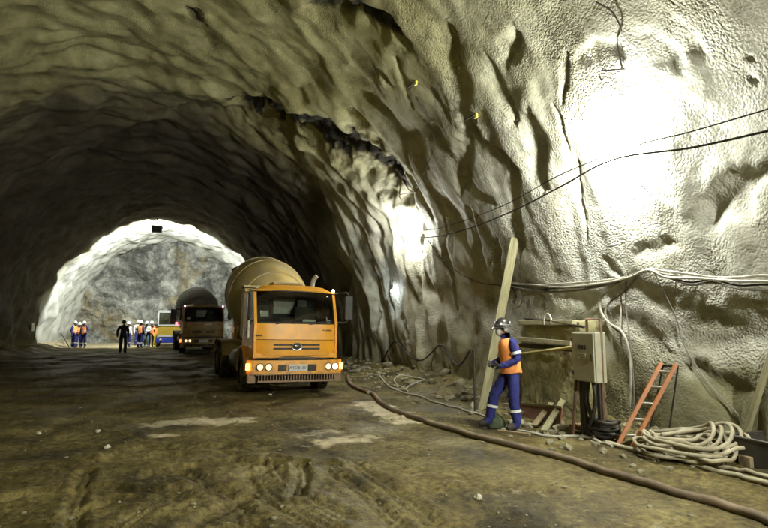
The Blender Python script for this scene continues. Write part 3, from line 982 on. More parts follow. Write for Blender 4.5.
    box('cab_lining', (0, 1.86, 2.12), (2 * HW - 0.1, 0.012, 0.92), DASH, t)
    box('rear_window', (0.05, 1.845, 2.22), (0.62, 0.012, 0.40), mat('dull_pane', (0.34, 0.33, 0.27), 0.3), t, bev=0.004)
    # bumper
    bm = bmesh.new()
    prof = [(-1.22, 0.36), (-1.20, 0.10), (-1.10, -0.02), (-0.6, -0.09), (0, -0.11), (0.6, -0.09), (1.10, -0.02), (1.20, 0.10), (1.22, 0.36)]
    def strip(bm, z0, z1, off0=0.0, off1=0.0, th=0.05):
        a = [bm.verts.new((x, y + off0, z0)) for x, y in prof]; b = [bm.verts.new((x, y + off1, z1)) for x, y in prof]
        c = [bm.verts.new((x * 0.97, y + off0 + th + 0.02, z0)) for x, y in prof]; d = [bm.verts.new((x * 0.97, y + off1 + th + 0.02, z1)) for x, y in prof]
        for k in range(len(prof) - 1):
            bm.faces.new((a[k], a[k + 1], b[k + 1], b[k])); bm.faces.new((c[k], d[k], d[k + 1], c[k + 1]))
            bm.faces.new((b[k], b[k + 1], d[k + 1], d[k])); bm.faces.new((a[k], c[k], c[k + 1], a[k + 1]))
        bm.faces.new((a[0], b[0], d[0], c[0])); bm.faces.new((a[-1], c[-1], d[-1], b[-1]))
    strip(bm, 0.56, 0.885, 0.0, 0.02)
    bump = finish('bumper', bm, ORANGE, t, smooth=True, angle=R(35))
    box('bumper_slot', (0, -0.045, 0.92), (0.95, 0.05, 0.055), BLACKP, bump, bev=0.01)
    for s in (-1, 1):
        box('plate_recess', (s * 0.37, -0.105, 0.715), (0.20, 0.03, 0.15), BLACKP, bump, bev=0.01)
        for k, (x, m) in enumerate(((0.80, LAMPDIM), (0.985, LAMPON))):
            if s < 0: m = (LAMPDIM, LAMPDIM)[k]
            if s < 0: x = (0.70, 0.90)[k]
            y = float(np.interp(x, [0, 0.6, 1.1, 1.2], [-0.11, -0.09, -0.02, 0.1]))
            bm = bmesh.new()
            add_lathe(bm, [(0.088, -0.03), (0.092, 0.012), (0.080, 0.020), (0.076, 0.010)], (s * x, y, 0.73), (0, -1, 0), 20)
            h = finish('headlight', bm, BLACKP, bump, smooth=True, angle=R(40))
            bm = bmesh.new()
            add_lathe(bm, [(0.074, 0.008), (0.060, 0.022), (0.03, 0.030), (0.001, 0.032)], (s * x, y, 0.73), (0, -1, 0), 20)
            finish('lens', bm, m, h, smooth=True)
        box('indicator', (s * 1.165, 0.045, 0.735), (0.085, 0.11, 0.16), AMBER, bump, rot=Matrix.Rotation(R(s * 45), 3, 'Z'), bev=0.02)
    pl = box('number_plate', (0, -0.128, 0.715), (0.46, 0.016, 0.145), PLATEW, bump, bev=0.004)
    text('plate_text', 'AYD8150', 0.105, INK, pl, frame((0, -0.138, 0.713), (1, 0, 0), (0, -1, 0)), 0.002)
    # pierced step under the bumper
    bm = bmesh.new()
    add_box(bm, (0, 0.02, 0.555), (2.0, 0.16, 0.03), bev=0.006)
    add_box(bm, (0, -0.03, 0.395), (1.9, 0.10, 0.045), bev=0.015)
    step = finish('bumper_step', bm, BUMPM, t)
    box('step_back', (0, 0.05, 0.475), (1.9, 0.02, 0.15), CHASS, step)
    for k in range(27):
        box('step_rib', (-0.92 + k * 0.0708, -0.015, 0.475), (0.022, 0.07, 0.12), BUMPM, step)
    for s in (-1, 1):
        box('bumper_end', (s * 1.08, 0.14, 0.46), (0.20, 0.24, 0.22), BUMPM, step, bev=0.04)
    # chassis, axles, tanks
    bm = bmesh.new()
    for s in (-1, 1):
        add_box(bm, (s * 0.42, 4.3, 0.86), (0.10, 8.0, 0.26))
        add_box(bm, (s * 0.46, 1.45, 0.60), (0.10, 1.6, 0.08))
    for y in (0.4, 2.4, 4.2, 6.0, 8.2):
        add_box(bm, (0, y, 0.86), (0.80, 0.12, 0.20))
    finish('chassis', bm, CHASS, t)
    for y in (1.45, 5.55, 6.95):
        bm = bmesh.new()
        add_tube(bm, catmull([(-1.0, y, 0.52), (-0.7, y, 0.46), (0, y, 0.40 if y < 2 else 0.52), (0.7, y, 0.46), (1.0, y, 0.52)], 4), 0.075, 8)
        ax_ = finish('axle', bm, CHASS, t, smooth=True)
        if y < 2:
            tube('tie_rod', [(-0.85, 1.12, 0.40), (-0.3, 1.08, 0.36), (0.3, 1.08, 0.36), (0.85, 1.12, 0.40)], 0.03, BUMPM, ax_, 6)
            box('oil_pan', (0.05, 1.0, 0.55), (0.5, 0.8, 0.3), CHASS, ax_, bev=0.05)
        else:
            lathe('differential', [(0.05, -0.26), (0.2, -0.16), (0.26, 0), (0.2, 0.16), (0.05, 0.26)], (0, y, 0.52), (0, 1, 0), CHASS, ax_, 14)
    def wheel(x, y, s, w=0.30):
        prof = [(0.30, -w / 2), (0.40, -w / 2), (0.49, -w / 2 + 0.01), (0.52, -w / 2 + 0.05), (0.525, 0), (0.52, w / 2 - 0.05), (0.49, w / 2 - 0.01), (0.40, w / 2), (0.30, w / 2)]
        wh = lathe('wheel', [(0.315, -0.10), (0.315, 0.10 ), (0.27, 0.12), (0.26, 0.02), (0.15, 0.03), (0.14, 0.12), (0.09, 0.14), (0.001, 0.14)], (x, y, 0.52), (s, 0, 0), RIMP, t, 22)
        bm = bmesh.new(); add_lathe(bm, prof, (x, y, 0.52), (s, 0, 0), 36, cap=False)
        for k in range(44):                    # tread lugs
            a = 2 * math.pi * k / 44
            for sx in (-1, 1):
                add_box(bm, (x + sx * w * 0.24, y + 0.525 * math.cos(a + sx * 0.035), 0.52 + 0.525 * math.sin(a + sx * 0.035)), (w * 0.42, 0.045, 0.030), rot=Matrix.Rotation(a + math.pi / 2, 3, 'X'))
        finish('tyre', bm, RUBBER, wh, smooth=True, angle=R(35))
    for s in (-1, 1):
        wheel(s * 1.0, 1.45, s)
        for y in (5.55, 6.95):
            wheel(s * 1.06, y, s); wheel(s * 0.73, y, s)
        bm = bmesh.new()
        arc = [(6.25 + 1.42 * math.copysign(abs(math.cos(a)) ** 0.5, math.cos(a)), 0.55 + 0.66 * math.sin(a) ** 0.6) for a in np.linspace(R(8), R(172), 15)]
        arc2 = [(6.25 + (y - 6.25) * 0.98, z - 0.03) for y, z in arc[::-1]]
        add_prism(bm, arc + arc2, s * 0.55, s * 1.24)
        finish('rear_mudguard', bm, DRUMP, t, smooth=True, angle=R(30))
    lathe('fuel_tank', [(0.28, -0.6), (0.31, -0.55), (0.31, 0.55), (0.28, 0.6)], (-0.84, 3.3, 0.72), (0, 1, 0), GREY, t, 16)
    box('air_tank_box', (0.84, 3.0, 0.72), (0.5, 0.8, 0.5), CHASS, t, bev=0.05)
    tk = box('water_tank', (-0.74, 2.28, 2.02), (0.62, 0.52, 1.36), TANKP, t, bev=0.05)
    box('tank_ledge', (-0.74, 2.24, 2.735), (0.68, 0.62, 0.06), TANKP, tk, bev=0.01)
    # exhaust stack behind the cab
    tube('exhaust_stack', catmull([(0.93, 2.15, 1.0), (0.93, 2.15, 2.0), (0.93, 2.15, 2.75), (0.95, 2.12, 3.0), (1.03, 2.05, 3.13)], 5), 0.065, PALEPIPE, t, 12)
    # drum with pedestals
    axis_d = Vector((0, 1, 0.20)).normalized()
    base = Vector((0, 2.55, 2.22))
    prof = [(0.02, -0.02), (0.42, 0.0), (0.72, 0.10), (0.98, 0.40), (1.17, 0.95), (1.225, 1.5), (1.225, 2.5), (1.12, 3.0), (0.80, 3.9), (0.58, 4.55), (0.56, 4.75), (0.50, 4.76), (0.48, 4.5)]
    dr = lathe('drum', prof, base, axis_d, DRUMP, t, 48, cap=False)
    for h, r in ((0.40, 0.985), (1.5, 1.228), (2.5, 1.228), (3.0, 1.122), (3.72, 0.87)):
        lathe('drum_band', [(r - 0.02, h - 0.035), (r + 0.012, h - 0.03), (r + 0.014, h + 0.03), (r - 0.02, h + 0.035)], base, axis_d, DRUMP, dr, 40, cap=False)
    box('drum_pedestal', (0, 2.60, 1.55), (0.9, 0.34, 1.15), ORANGE, t, taper=(0.6, 0.8), bev=0.02)
    for s in (-1, 1):
        bm = bmesh.new()
        add_prism(bm, [(6.6, 0.99), (7.1, 0.99), (6.75, 2.25), (6.45, 2.25)], s * 0.62 - 0.06, s * 0.62 + 0.06)
        add_box(bm, (s * 0.58, 6.55, 2.30), (0.16, 0.3, 0.2))
        finish('rear_support', bm, ORANGE, t)
    bm = bmesh.new(); add_lathe(bm, [(0.28, 0.0), (0.72, 0.62), (0.74, 0.64), (0.70, 0.63), (0.26, 0.02)], (0, 7.55, 3.10), (0, 0.2, 1), 16, cap=False)
    finish('hopper', bm, DRUMP, t, smooth=True, angle=R(40))
    bm = bmesh.new()
    a0, a1 = Vector((0, 7.65, 2.15)), Vector((0, 9.0, 1.05))
    sec = [(math.cos(a) * 0.26, math.sin(a) * 0.22) for a in np.linspace(R(180), R(360), 9)]
    ra = [bm.verts.new(a0 + Vector((x, 0, z))) for x, z in sec]; rb = [bm.verts.new(a1 + Vector((x, 0, z))) for x, z in sec]
    for k in range(8): bm.faces.new((ra[k], ra[k + 1], rb[k + 1], rb[k]))
    bm.normal_update()
    bmesh.ops.solidify(bm, geom=bm.faces[:], thickness=0.02)
    finish('chute', bm, DRUMP, t, smooth=True, angle=R(40))
    # mirrors: a tall one on a bracket on each side
    for s in (-1, 1):
        xo = s * (1.36 if s > 0 else 1.20)
        bm = bmesh.new()
        add_tube(bm, catmull([(s * 1.0, 0.42, 2.52), (s * 1.16, 0.18, 2.54), (xo, 0.14, 2.50), (xo, 0.14, 1.86), (s * 1.10, 0.20, 1.80), (s * 1.02, 0.24, 1.80)], 4), 0.016, 6)
        arm = finish('mirror_arm', bm, BLACKP, t, smooth=True)
        mr = box('mirror', (xo, 0.10, 2.17), (0.22 if s > 0 else 0.10, 0.10, 0.60), BLACKP, arm, bev=0.03, rot=Matrix.Rotation(R(0 if s > 0 else 62), 3, 'Z'))
        if s < 0:
            box('mirror_lower', (xo, 0.12, 1.60), (0.06, 0.16, 0.42), PALEPIPE, arm, bev=0.02)
            box('mirror_face', (xo - 0.055, 0.09, 2.17), (0.012, 0.12, 0.52), PALEPIPE, arm, bev=0.005)
    lathe('marker_light', [(0.035, 0), (0.035, 0.02), (0.02, 0.045), (0.001, 0.05)], (1.0, 0.36, 2.60), (0, -1, 0.3), MARKER, t, 10)
    lathe('marker_light', [(0.035, 0), (0.035, 0.02), (0.02, 0.045), (0.001, 0.05)], (-1.0, 0.36, 2.60), (0, -1, 0.3), LENSOFF, t, 10)
    return t

mixer = make_mixer()
P1 = on_z(295.5, 396.0)
mixer.location = (P1.x, P1.y, gz(P1.x, P1.y) - 0.02)
mixer.rotation_euler = (0, R(1.1), R(3.0))
mixer.scale = (0.94, 0.94, 0.97)
mixer['label'] = 'orange concrete mixer truck with lit headlights and amber indicators, nearest the camera'
mixer['group'] = 'concrete mixer trucks waiting in line'

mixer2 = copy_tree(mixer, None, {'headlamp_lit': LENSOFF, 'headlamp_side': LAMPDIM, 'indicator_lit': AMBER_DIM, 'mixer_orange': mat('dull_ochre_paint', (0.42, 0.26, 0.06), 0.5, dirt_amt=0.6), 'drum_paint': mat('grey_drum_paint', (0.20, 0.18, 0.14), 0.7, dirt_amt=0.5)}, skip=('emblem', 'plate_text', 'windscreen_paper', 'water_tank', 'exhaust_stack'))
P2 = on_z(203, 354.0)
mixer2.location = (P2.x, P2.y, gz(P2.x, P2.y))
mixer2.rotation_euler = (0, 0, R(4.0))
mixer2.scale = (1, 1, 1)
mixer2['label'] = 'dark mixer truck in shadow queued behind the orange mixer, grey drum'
for ch in list(mixer2.children):
    if ch.name.startswith('marker_light'):
        ch.data = ch.data.copy(); ch.data.materials[0] = mat('marker_pink', (1.0, 0.45, 0.75), 0.4, emit=6.0, var=0.02) if ch.location.x == 0 else LENSOFF
for k in range(5):
    box('front_letter', (0.05 + k * 0.085, 0.01, 1.60), (0.06, 0.02, 0.07), mat('white_letter', (0.75, 0.74, 0.68), 0.4), mixer2, bev=0.006)
box('mirror_panel', (-1.56, 0.12, 2.02), (0.30, 0.07, 0.80), BLACKP, mixer2, bev=0.03)
tube('mirror_stay', [(-1.05, 0.3, 2.45), (-1.56, 0.14, 2.38)], 0.02, BLACKP, mixer2, 6)
box('red_marker', (-1.40, 0.0, 1.62), (0.12, 0.05, 0.22), REDLIT, mixer2, bev=0.02)
box('sticker', (-0.8, 0.14, 1.95), (0.2, 0.006, 0.13), PAPER, mixer2)

# ------------------------------------------------------------------ placement on the lining
def wray(px, py, t):
    """point t metres in front of the lining, along the photograph ray"""
    d = ray(px, py)
    h = WALL.ray_cast(CAMP, d)
    return h[0] - d * t

def clear_wall(pts, r):
    """pull points that sank into the lining back in front of it"""
    out = []
    for p in pts:
        d = (p - CAMP); L = d.length; d.normalize()
        h = WALL.ray_cast(CAMP, d)
        out.append(CAMP + d * (h[3] - r - 0.015) if h[0] and L > h[3] - r - 0.01 else p)
    return out

def cable(name, pix, offs, r, m, label, cat='cable', group=None, n=6, clear=True, sub=6):
    """pix: photograph pixels; offs: distance in front of the lining for each"""
    if not isinstance(offs, (list, tuple)): offs = [offs] * len(pix)
    pts = catmull([wray(x, y, o) for (x, y), o in zip(pix, offs)], sub)
    if clear: pts = clear_wall(pts, r)
    return tag(tube(name, pts, r, m, None, n), label, cat, group)

def ground_tube(name, pix, r, m, label, cat, group=None, n=8, lift=0.0, sub=6):
    pts = catmull([ghit(x, y) for x, y in pix], sub)
    pts = [Vector((p.x, p.y, gz(p.x, p.y) + r * 0.8 + lift)) for p in pts]
    return tag(tube(name, pts, r, m, None, n), label, cat, group)

CABLEW = mat('pale_cable', (0.42, 0.40, 0.33), 0.6, var=0.3, scale=5, dirt=(0.16, 0.14, 0.09), dirt_amt=0.5)
CABLEG = mat('grey_cable', (0.20, 0.19, 0.16), 0.6, var=0.3, scale=5, dirt_amt=0.4)
CABLEB = mat('black_cable', (0.022, 0.021, 0.018), 0.55, var=0.3, scale=5, dirt=(0.09, 0.075, 0.045), dirt_amt=0.4)
HOSEP = mat('pale_hose', (0.42, 0.375, 0.26), 0.65, var=0.35, scale=5, dirt=(0.15, 0.12, 0.06), dirt_amt=0.85, bump=0.004)
HOSED = mat('muddy_hose', (0.15, 0.105, 0.065), 0.8, var=0.4, scale=3, dirt=(0.33, 0.27, 0.19), dirt_amt=0.75, bump=0.008)
STEEL = mat('dark_steel', (0.06, 0.055, 0.045), 0.6, metal=0.4, dirt_amt=0.3)
RUST = mat('rusty_steel', (0.13, 0.07, 0.04), 0.8, var=0.4, dirt_amt=0.3)
BULB = None

# ------------------------------------------------------------------ lamps on the wall
def bulb_mat(name, rgb, watts, r):
    m, t, p = node_mat(name)
    N, L = t.nodes, t.links
    N.remove(p)
    e = N.new('ShaderNodeEmission')
    e.inputs[0].default_value = (*rgb, 1)
    e.inputs[1].default_value = watts / (math.pi * 4 * math.pi * r * r)
    L.new(e.outputs[0], N['Material Output'].inputs[0])
    m.use_nodes = True
    return m

def wall_lamp(P, watts, rgb, r, label, group, anchor=None):
    t = thing('wall_lamp', label, 'lamp', P, 0, group)
    bm = bmesh.new()
    bmesh.ops.create_icosphere(bm, subdivisions=2, radius=r)
    for v in bm.verts: v.co.z *= 1.2
    finish('bulb', bm, bulb_mat('lamp_glow', rgb, watts, r), t, smooth=True)
    lathe('socket', [(0.012, 0.20), (0.026, 0.19), (0.026, 0.12), (0.03, 0.10), (0.03, r * 1.2)], (0, 0, 0), (0, 0, 1), BLACKP, t, 14)
    if anchor is not None:
        a = Vector(anchor) - Vector(P)
        br = tube('bracket', catmull([(0, 0, 0.19), (a.x * 0.35, a.y * 0.35, 0.22), (a.x, a.y, a.z + 0.22)], 5), 0.014, STEEL, t, 6)
        n = Vector((-1, 0, 0))
        lathe('wall_plate', [(0.07, -0.05), (0.07, 0.012), (0.03, 0.02)], Vector((a.x, a.y, a.z + 0.22)), n, STEEL, br, 12)
    return t

GL = 'lamps strung along the right wall'
L1 = wray(606, 152, 0.40)
L2 = wray(402, 231, 0.45)
wall_lamp(L1, WALL_LAMP_W * 0.66, LAMP_RGB, 0.13, 'dazzling white lamp high on the right wall, over the worker and cables', GL, whit(632, 138))
wall_lamp(L2, WALL_LAMP_W * 0.40, LAMP_RGB, 0.10, 'bright lamp on the wall right of the orange mixer, where the overhead wires end', GL, whit(412, 214))
L3 = wray(392, 291, 0.30)
wall_lamp(L3, 26.0, (0.75, 0.88, 1.0), 0.045, 'small bluish lamp low on the wall, below the bright lamp', GL, whit(393, 283))
# the string goes on past the right edge of the picture, one lamp spacing nearer the portal
dstep = L1 - L2
L0 = L1 + Vector((-0.7, dstep.y, 0.15))
h0 = WALL.ray_cast(L0, Vector((1, 0, 0.1)))
wall_lamp(L0, WALL_LAMP_W * 2.4, LAMP_RGB, 0.12, 'next lamp of the wall string, past the right edge of the picture', GL, h0[0] if h0[0] else None)

# wires that carry them
WIRE = mat('supply_wire', (0.035, 0.035, 0.032), 0.6, var=0.2)
WG = 'supply wires strung between the wall lamps'
def wire(pts, r, label, name='supply_wire'):
    return tag(tube(name, clear_wall(catmull(pts, 8), r), r, WIRE, None, 6), label, 'wire', WG)
wire([wray(790, 102, 1.0), wray(768, 109, 1.0), wray(690, 132, 1.0), wray(632, 147, 1.0), wray(560, 175, 1.0), wray(500, 207, 1.0), wray(440, 228, 0.95), wray(408, 231, 0.92)], 0.008, 'upper of the two dark wires running from the right edge to the wall lamps')
wire([wray(790, 126, 0.95), wray(768, 131, 0.95), wray(690, 148, 0.95), wray(612, 160, 0.98), wray(560, 187, 0.95), wray(515, 210, 0.92), wray(470, 228, 0.9), wray(432, 237, 0.88), wray(408, 236, 0.85)], 0.013, 'lower, thicker of the two dark wires running from the right edge to the wall lamps')
wire([wray(428, 240, 0.5), wray(438, 254, 0.4), wray(455, 270, 0.3), wray(478, 282, 0.2), wray(506, 286, 0.1)], 0.010, 'wire sagging from the string down to the wall cables above the leaning beam')
wire([wray(606, 160, 0.9), wray(611, 170, 0.5), wray(640, 185, 0.15), wray(648, 192, 0.03)], 0.007, 'short wire dropping to the wall under the dazzling lamp')

# hooks and tags left on rock bolts
HK = 'bent wire hooks sticking out of the wall'
cable('wall_hook', [(596, 2), (612, 12), (621, 30), (617, 42), (622, 68)], 0.05, 0.011, STEEL, 'long thin dark wire hanging down the wall above the dazzling lamp', 'hook', HK)
cable('wall_hook', [(624, 69), (612, 70), (601, 71), (599, 75), (602, 81)], 0.07, 0.011, STEEL, 'bent hook on the wall just above the dazzling lamp', 'hook', HK)
cable('wall_hook', [(397, 172), (409, 190), (416, 192), (400, 195), (401, 200)], 0.06, 0.014, RUST, 'rusty bent hook above the second wall lamp', 'hook', HK)
cable('wall_hook', [(417, 96), (428, 120), (433, 150), (416, 190)], 0.03, 0.008, STEEL, 'thin wire running down the wall to the rusty hook', 'hook', HK)
YEL = mat('yellow_tag', (0.75, 0.66, 0.10), 0.5)
for px, py, lb in ((417, 82, 'yellow tag on a dark bolt high on the wall, the left one of two'), (477, 115, 'yellow tag on a dark bolt beside the dark vertical fold in the wall')):
    p = whit(px, py, 0.05)
    t = thing('bolt_tag', lb, 'tag', p, 0, 'yellow tags on rock bolts')
    box('tag_plate', (0, 0, 0), (0.05, 0.09, 0.08), YEL, t, bev=0.006)
    tube('bolt', [(0.12, 0, 0), (-0.06, 0.0, 0)], 0.016, STEEL, t, 8)
    tube('bolt_bar', [(-0.03, 0.04, 0.02), (-0.03, 0.34, 0.05)], 0.02, STEEL, t, 6)

# ------------------------------------------------------------------ flood lamp hung from the crown near the face
FP = on_y(157, 229, 37.5)
fl = thing('flood_lamp', 'dark floodlight box hanging from the tunnel crown before the rock face', 'lamp', FP)
bm = bmesh.new()
add_box(bm, (0, 0, 0), (0.62, 0.34, 0.46), bev=0.03)
finish('housing', bm, STEEL, fl)
box('lens', (0, 0.185, 0), (0.52, 0.012, 0.36), bulb_mat('flood_lens', FLOOD_RGB, 30, 0.3), fl)
tube('yoke', [(-0.34, 0, 0), (-0.34, 0, 0.32), (0.34, 0, 0.32), (0.34, 0, 0)], 0.025, STEEL, fl, 6)
hh = WALL.ray_cast(FP, Vector((0, 0, 1)))
tube('hanger', [(0, 0, 0.32), (0, 0, (hh[3] if hh[0] else 1.0) + 0.1)], 0.03, STEEL, fl, 6)
sd = bpy.data.lights.new('flood_light', 'SPOT')
sd.energy, sd.color, sd.spot_size, sd.spot_blend, sd.shadow_soft_size = FLOOD_W, FLOOD_RGB, R(134), 0.10, 0.15
so = bpy.data.objects.new('flood_light', sd)
so.location = (0, 0.30, -0.02)
so.rotation_euler = (R(74), 0, 0)
so.parent = fl
col.objects.link(so)

# ------------------------------------------------------------------ wall cables
CG = 'cables fixed along the right wall'
names = ['topmost', 'second', 'third', 'fourth', 'lowest']
for k in range(5):
    y0 = k * 1.7
    jj = random.Random(40 + k)
    sag = [jj.uniform(-1.6, 2.6) for _ in range(12)]
    r = (0.017, 0.013, 0.018, 0.013, 0.016)[k]
    cable('wall_cable', [(x, y + sag[i] * (x != 648)) for i, (x, y) in enumerate([(504, 280 + y0 * 0.7), (530, 283 + y0 * 0.9 + (k % 2)), (562, 285 + y0 * 0.7), (600, 281 + y0 * 0.9), (628, 274 + y0 * 0.6), (648, 269 + y0 * 0.3), (665, 272 + y0 * 0.8), (690, 274 + y0 * 1.5 + 2.0 * (k == 4)), (712, 275 + y0 * 1.2), (738, 277 + y0 * 1.6), (768, 277 + y0 * 1.5), (800, 280 + y0 * 1.4)])],
          [0.12 + 0.02 * (k % 3)] * 12, r, (CABLEW, CABLEG, CABLEW, CABLEB, CABLEG)[k], names[k] + ' of the five cables running along the right wall above the ladder', 'cable', CG)
HG = 'cables looping down from the wall run'
cable('hanging_cable', [(644, 271), (620, 283), (604, 294), (600, 308), (608, 322), (622, 332), (629, 352), (631, 380), (629, 408)], 0.14, 0.020, CABLEW, 'pale cable looping left then down the wall behind the ladder', 'cable', HG)
cable('hanging_cable', [(640, 273), (625, 291), (612, 300), (605, 312), (612, 326), (626, 336)], 0.12, 0.018, CABLEG, 'grey cable looping beside the pale one right of the meter box', 'cable', HG)
cable('hanging_cable', [(618, 283), (621, 300), (620, 330), (622, 345)], 0.10, 0.014, CABLEW, 'short pale cable hanging straight down above the ladder foot', 'cable', HG)
cable('hanging_cable', [(626, 280), (626, 310), (630, 340), (634, 392), (633, 412)], 0.09, 0.013, CABLEG, 'thin grey cable hanging down to the back of the ladder', 'cable', HG)
cable('hanging_cable', [(654, 272), (664, 292), (676, 318), (684, 345), (700, 372), (716, 392), (734, 410), (744, 424)], 0.06, 0.009, CABLEG, 'thin wire trailing down the wall from the run to the leaning pole', 'cable', HG)
cable('hanging_cable', [(676, 278), (675, 296)], 0.08, 0.008, CABLEG, 'short stub of wire under the cable run', 'cable', HG)
cable('hanging_cable', [(507, 283), (520, 298), (538, 312), (560, 318), (584, 312)], 0.1, 0.008, CABLEG, 'thin wire sagging between the leaning beam and the box frame', 'cable', HG)
cable('hanging_cable', [(508, 282), (504, 292), (508, 302), (516, 298), (512, 286)], 0.2, 0.012, CABLEB, 'black cable loop beside the top of the leaning beam', 'cable', HG)
# black cable swagged from pegs low on the wall
sw = [(372, 366), (381, 362), (388, 350), (395, 341), (403, 349), (411, 357), (422, 360), (431, 353), (439, 345), (446, 349), (452, 360), (458, 365), (464, 360), (470, 350)]
cable('swagged_cable', sw, 0.16, 0.024, CABLEB, 'black cable hung in swags along the wall foot, right of the mixer', 'cable', None, n=8)
for (x, y), lb in zip(((395, 341), (439, 345)), ('peg holding the first peak of the black swagged cable', 'peg holding the second peak of the black swagged cable')):
    tag(tube('wall_peg', [whit(x, y, -0.05), wray(x, y, 0.19) - Vector((0, 0, 0.03))], 0.012, STEEL, None, 6), lb, 'peg', 'pegs under the black cable')
a, b = wray(472, 350, 0.3), ghit(475, 411)
tag(tube('black_post', [Vector((b.x, b.y, b.z - 0.15)), Vector((b.x, b.y, on_y(474, 349, b.y).z))], 0.024, CABLEB, None, 8), 'thin black upright post at the end of the swagged cable', 'post')
cable('thin_line', [(344, 341), (370, 342), (400, 342), (418, 345)], 0.08, 0.007, CABLEG, 'thin grey line stretched along the wall beside the mixer', 'cable')

# ------------------------------------------------------------------ hoses on the floor
ground_tube('floor_hose', [(347, 377), (350, 384), (358, 390), (372, 395), (381, 404), (398, 413), (424, 422), (462, 434), (500, 444), (545, 456), (590, 470), (640, 485), (690, 500), (740, 515), (780, 528), (810, 536)], 0.045, HOSED, 'long muddy hose crossing the floor from the mixer to the right edge', 'hose', None, 10)
ground_tube('floor_cable', [(378, 372), (386, 384), (400, 392), (420, 397), (440, 404), (462, 410), (484, 417), (512, 430), (546, 437), (580, 438), (612, 447)], 0.022, CABLEW, 'pale cable lying along the wall foot past the worker to the coil', 'cable', 'loose cables on the floor by the wall')
ground_tube('floor_cable', [(390, 388), (404, 390), (414, 384), (424, 380), (404, 376), (394, 381), (408, 392)], 0.020, CABLEW, 'pale loop of cable on the rubble right of the mixer', 'cable', 'loose cables on the floor by the wall')
ground_tube('floor_cable', [(606, 444), (650, 456), (700, 468), (740, 478), (790, 492)], 0.030, HOSEP, 'nearer of the two pale hoses trailing from the coil to the right edge', 'hose', 'hoses trailing from the coil')
ground_tube('floor_cable', [(690, 460), (716, 468), (740, 473), (800, 488)], 0.026, HOSEP, 'farther of the two pale hoses trailing from the coil to the right edge', 'hose', 'hoses trailing from the coil')

def hose_coil():
    A, B = ghit(634, 450), ghit(750, 466)
    e1 = (B - A); e1.z = 0; L = e1.length; e1.normalize()
    e2 = Vector((-e1.y, e1.x, 0))
    if e2.x < 0: e2 = -e2
    rnd = random.Random(5)
    pts = []
    N_ = 12
    for k in range(N_):
        lo = A + e1 * (L * (0.0 + 0.50 * rnd.random()))
        hi = A + e1 * (L * (0.62 + 0.38 * ((k * 5) % N_ + 1) / N_))
        c = (lo + hi) / 2
        ha = (hi - lo).length / 2
        hb = 0.16 + 0.24 * rnd.random()
        off = e2 * (0.15 * rnd.random() - 0.02)
        tilt = rnd.uniform(-0.32, 0.32)
        for j in range(14):
            a = 2 * math.pi * j / 14 + math.pi
            p = c + off + e1 * (ha * math.cos(a)) + e2 * (hb * math.sin(a) + tilt * math.cos(a) * 0.6)
            right = max(0.0, math.cos(a))
            back = max(0.0, math.sin(a) * 0.8 + 0.4)
            z = 0.035 + 0.016 * k + right ** 2 * back * (0.045 + 0.009 * k) + 0.035 * rnd.random()
            pts.append(Vector((p.x, p.y, gz(p.x, p.y) + z)))
    pts = catmull(pts, 4)
    pts = clear_wall(pts, 0.03)
    bm = bmesh.new()
    add_tube(bm, pts, 0.023, 8)
    return finish('hose_coil', bm, HOSEP, None, smooth=True)
tag(hose_coil(), 'tangled heap of pale hose coiled at the wall foot by the ladder', 'hose')

# ------------------------------------------------------------------ leaning timbers
TIMBER = mat('pale_timber', (0.29, 0.27, 0.15), 0.8, var=0.45, scale=6, dirt=(0.14, 0.115, 0.05), dirt_amt=0.7, bump=0.006, stretch=(5, 5, 0.45))
TIMBER2 = mat('weathered_plank', (0.30, 0.23, 0.13), 0.85, var=0.45, scale=6, dirt=(0.10, 0.075, 0.04), dirt_amt=0.7, bump=0.006, stretch=(5, 5, 0.45))
REDB = mat('red_brown_board', (0.20, 0.085, 0.05), 0.8, var=0.35, scale=5, dirt=(0.13, 0.10, 0.06), dirt_amt=0.6)

def beam(name, a, b, w, d, m, label, cat, group=None, roll=None):
    a, b = Vector(a), Vector(b)
    z = (b - a).normalized()
    x = Vector(roll or (1, 0, 0)); x = (x - z * x.dot(z)).normalized()
    y = z.cross(x)
    rot = Matrix((x, y, z)).transposed()
    o = box(name, (0, 0, 0), (w, d, (b - a).length), m, None, bev=min(w, d) * 0.12)
    o.location = (a + b) / 2
    o.rotation_euler = rot.to_euler()
    return tag(o, label, cat, group)

g0 = ghit(482, 409)
top = whit(517, 238)
beam('timber_beam', g0 - Vector((0, 0, 0.03)), top + Vector((-0.05, 0, 0)), 0.055, 0.17, TIMBER, 'long pale timber beam leaning on the wall behind the worker', 'beam', None, (-0.35, -0.94, 0.0))
g1 = ghit(742, 446)
beam('leaning_pole', g1, whit(775, 352) + Vector((-0.06, 0, 0)), 0.06, 0.055, TIMBER, 'pale pole leaning on the wall at the right edge, behind the hose coil', 'pole', None, (-0.35, -0.94, 0.0))

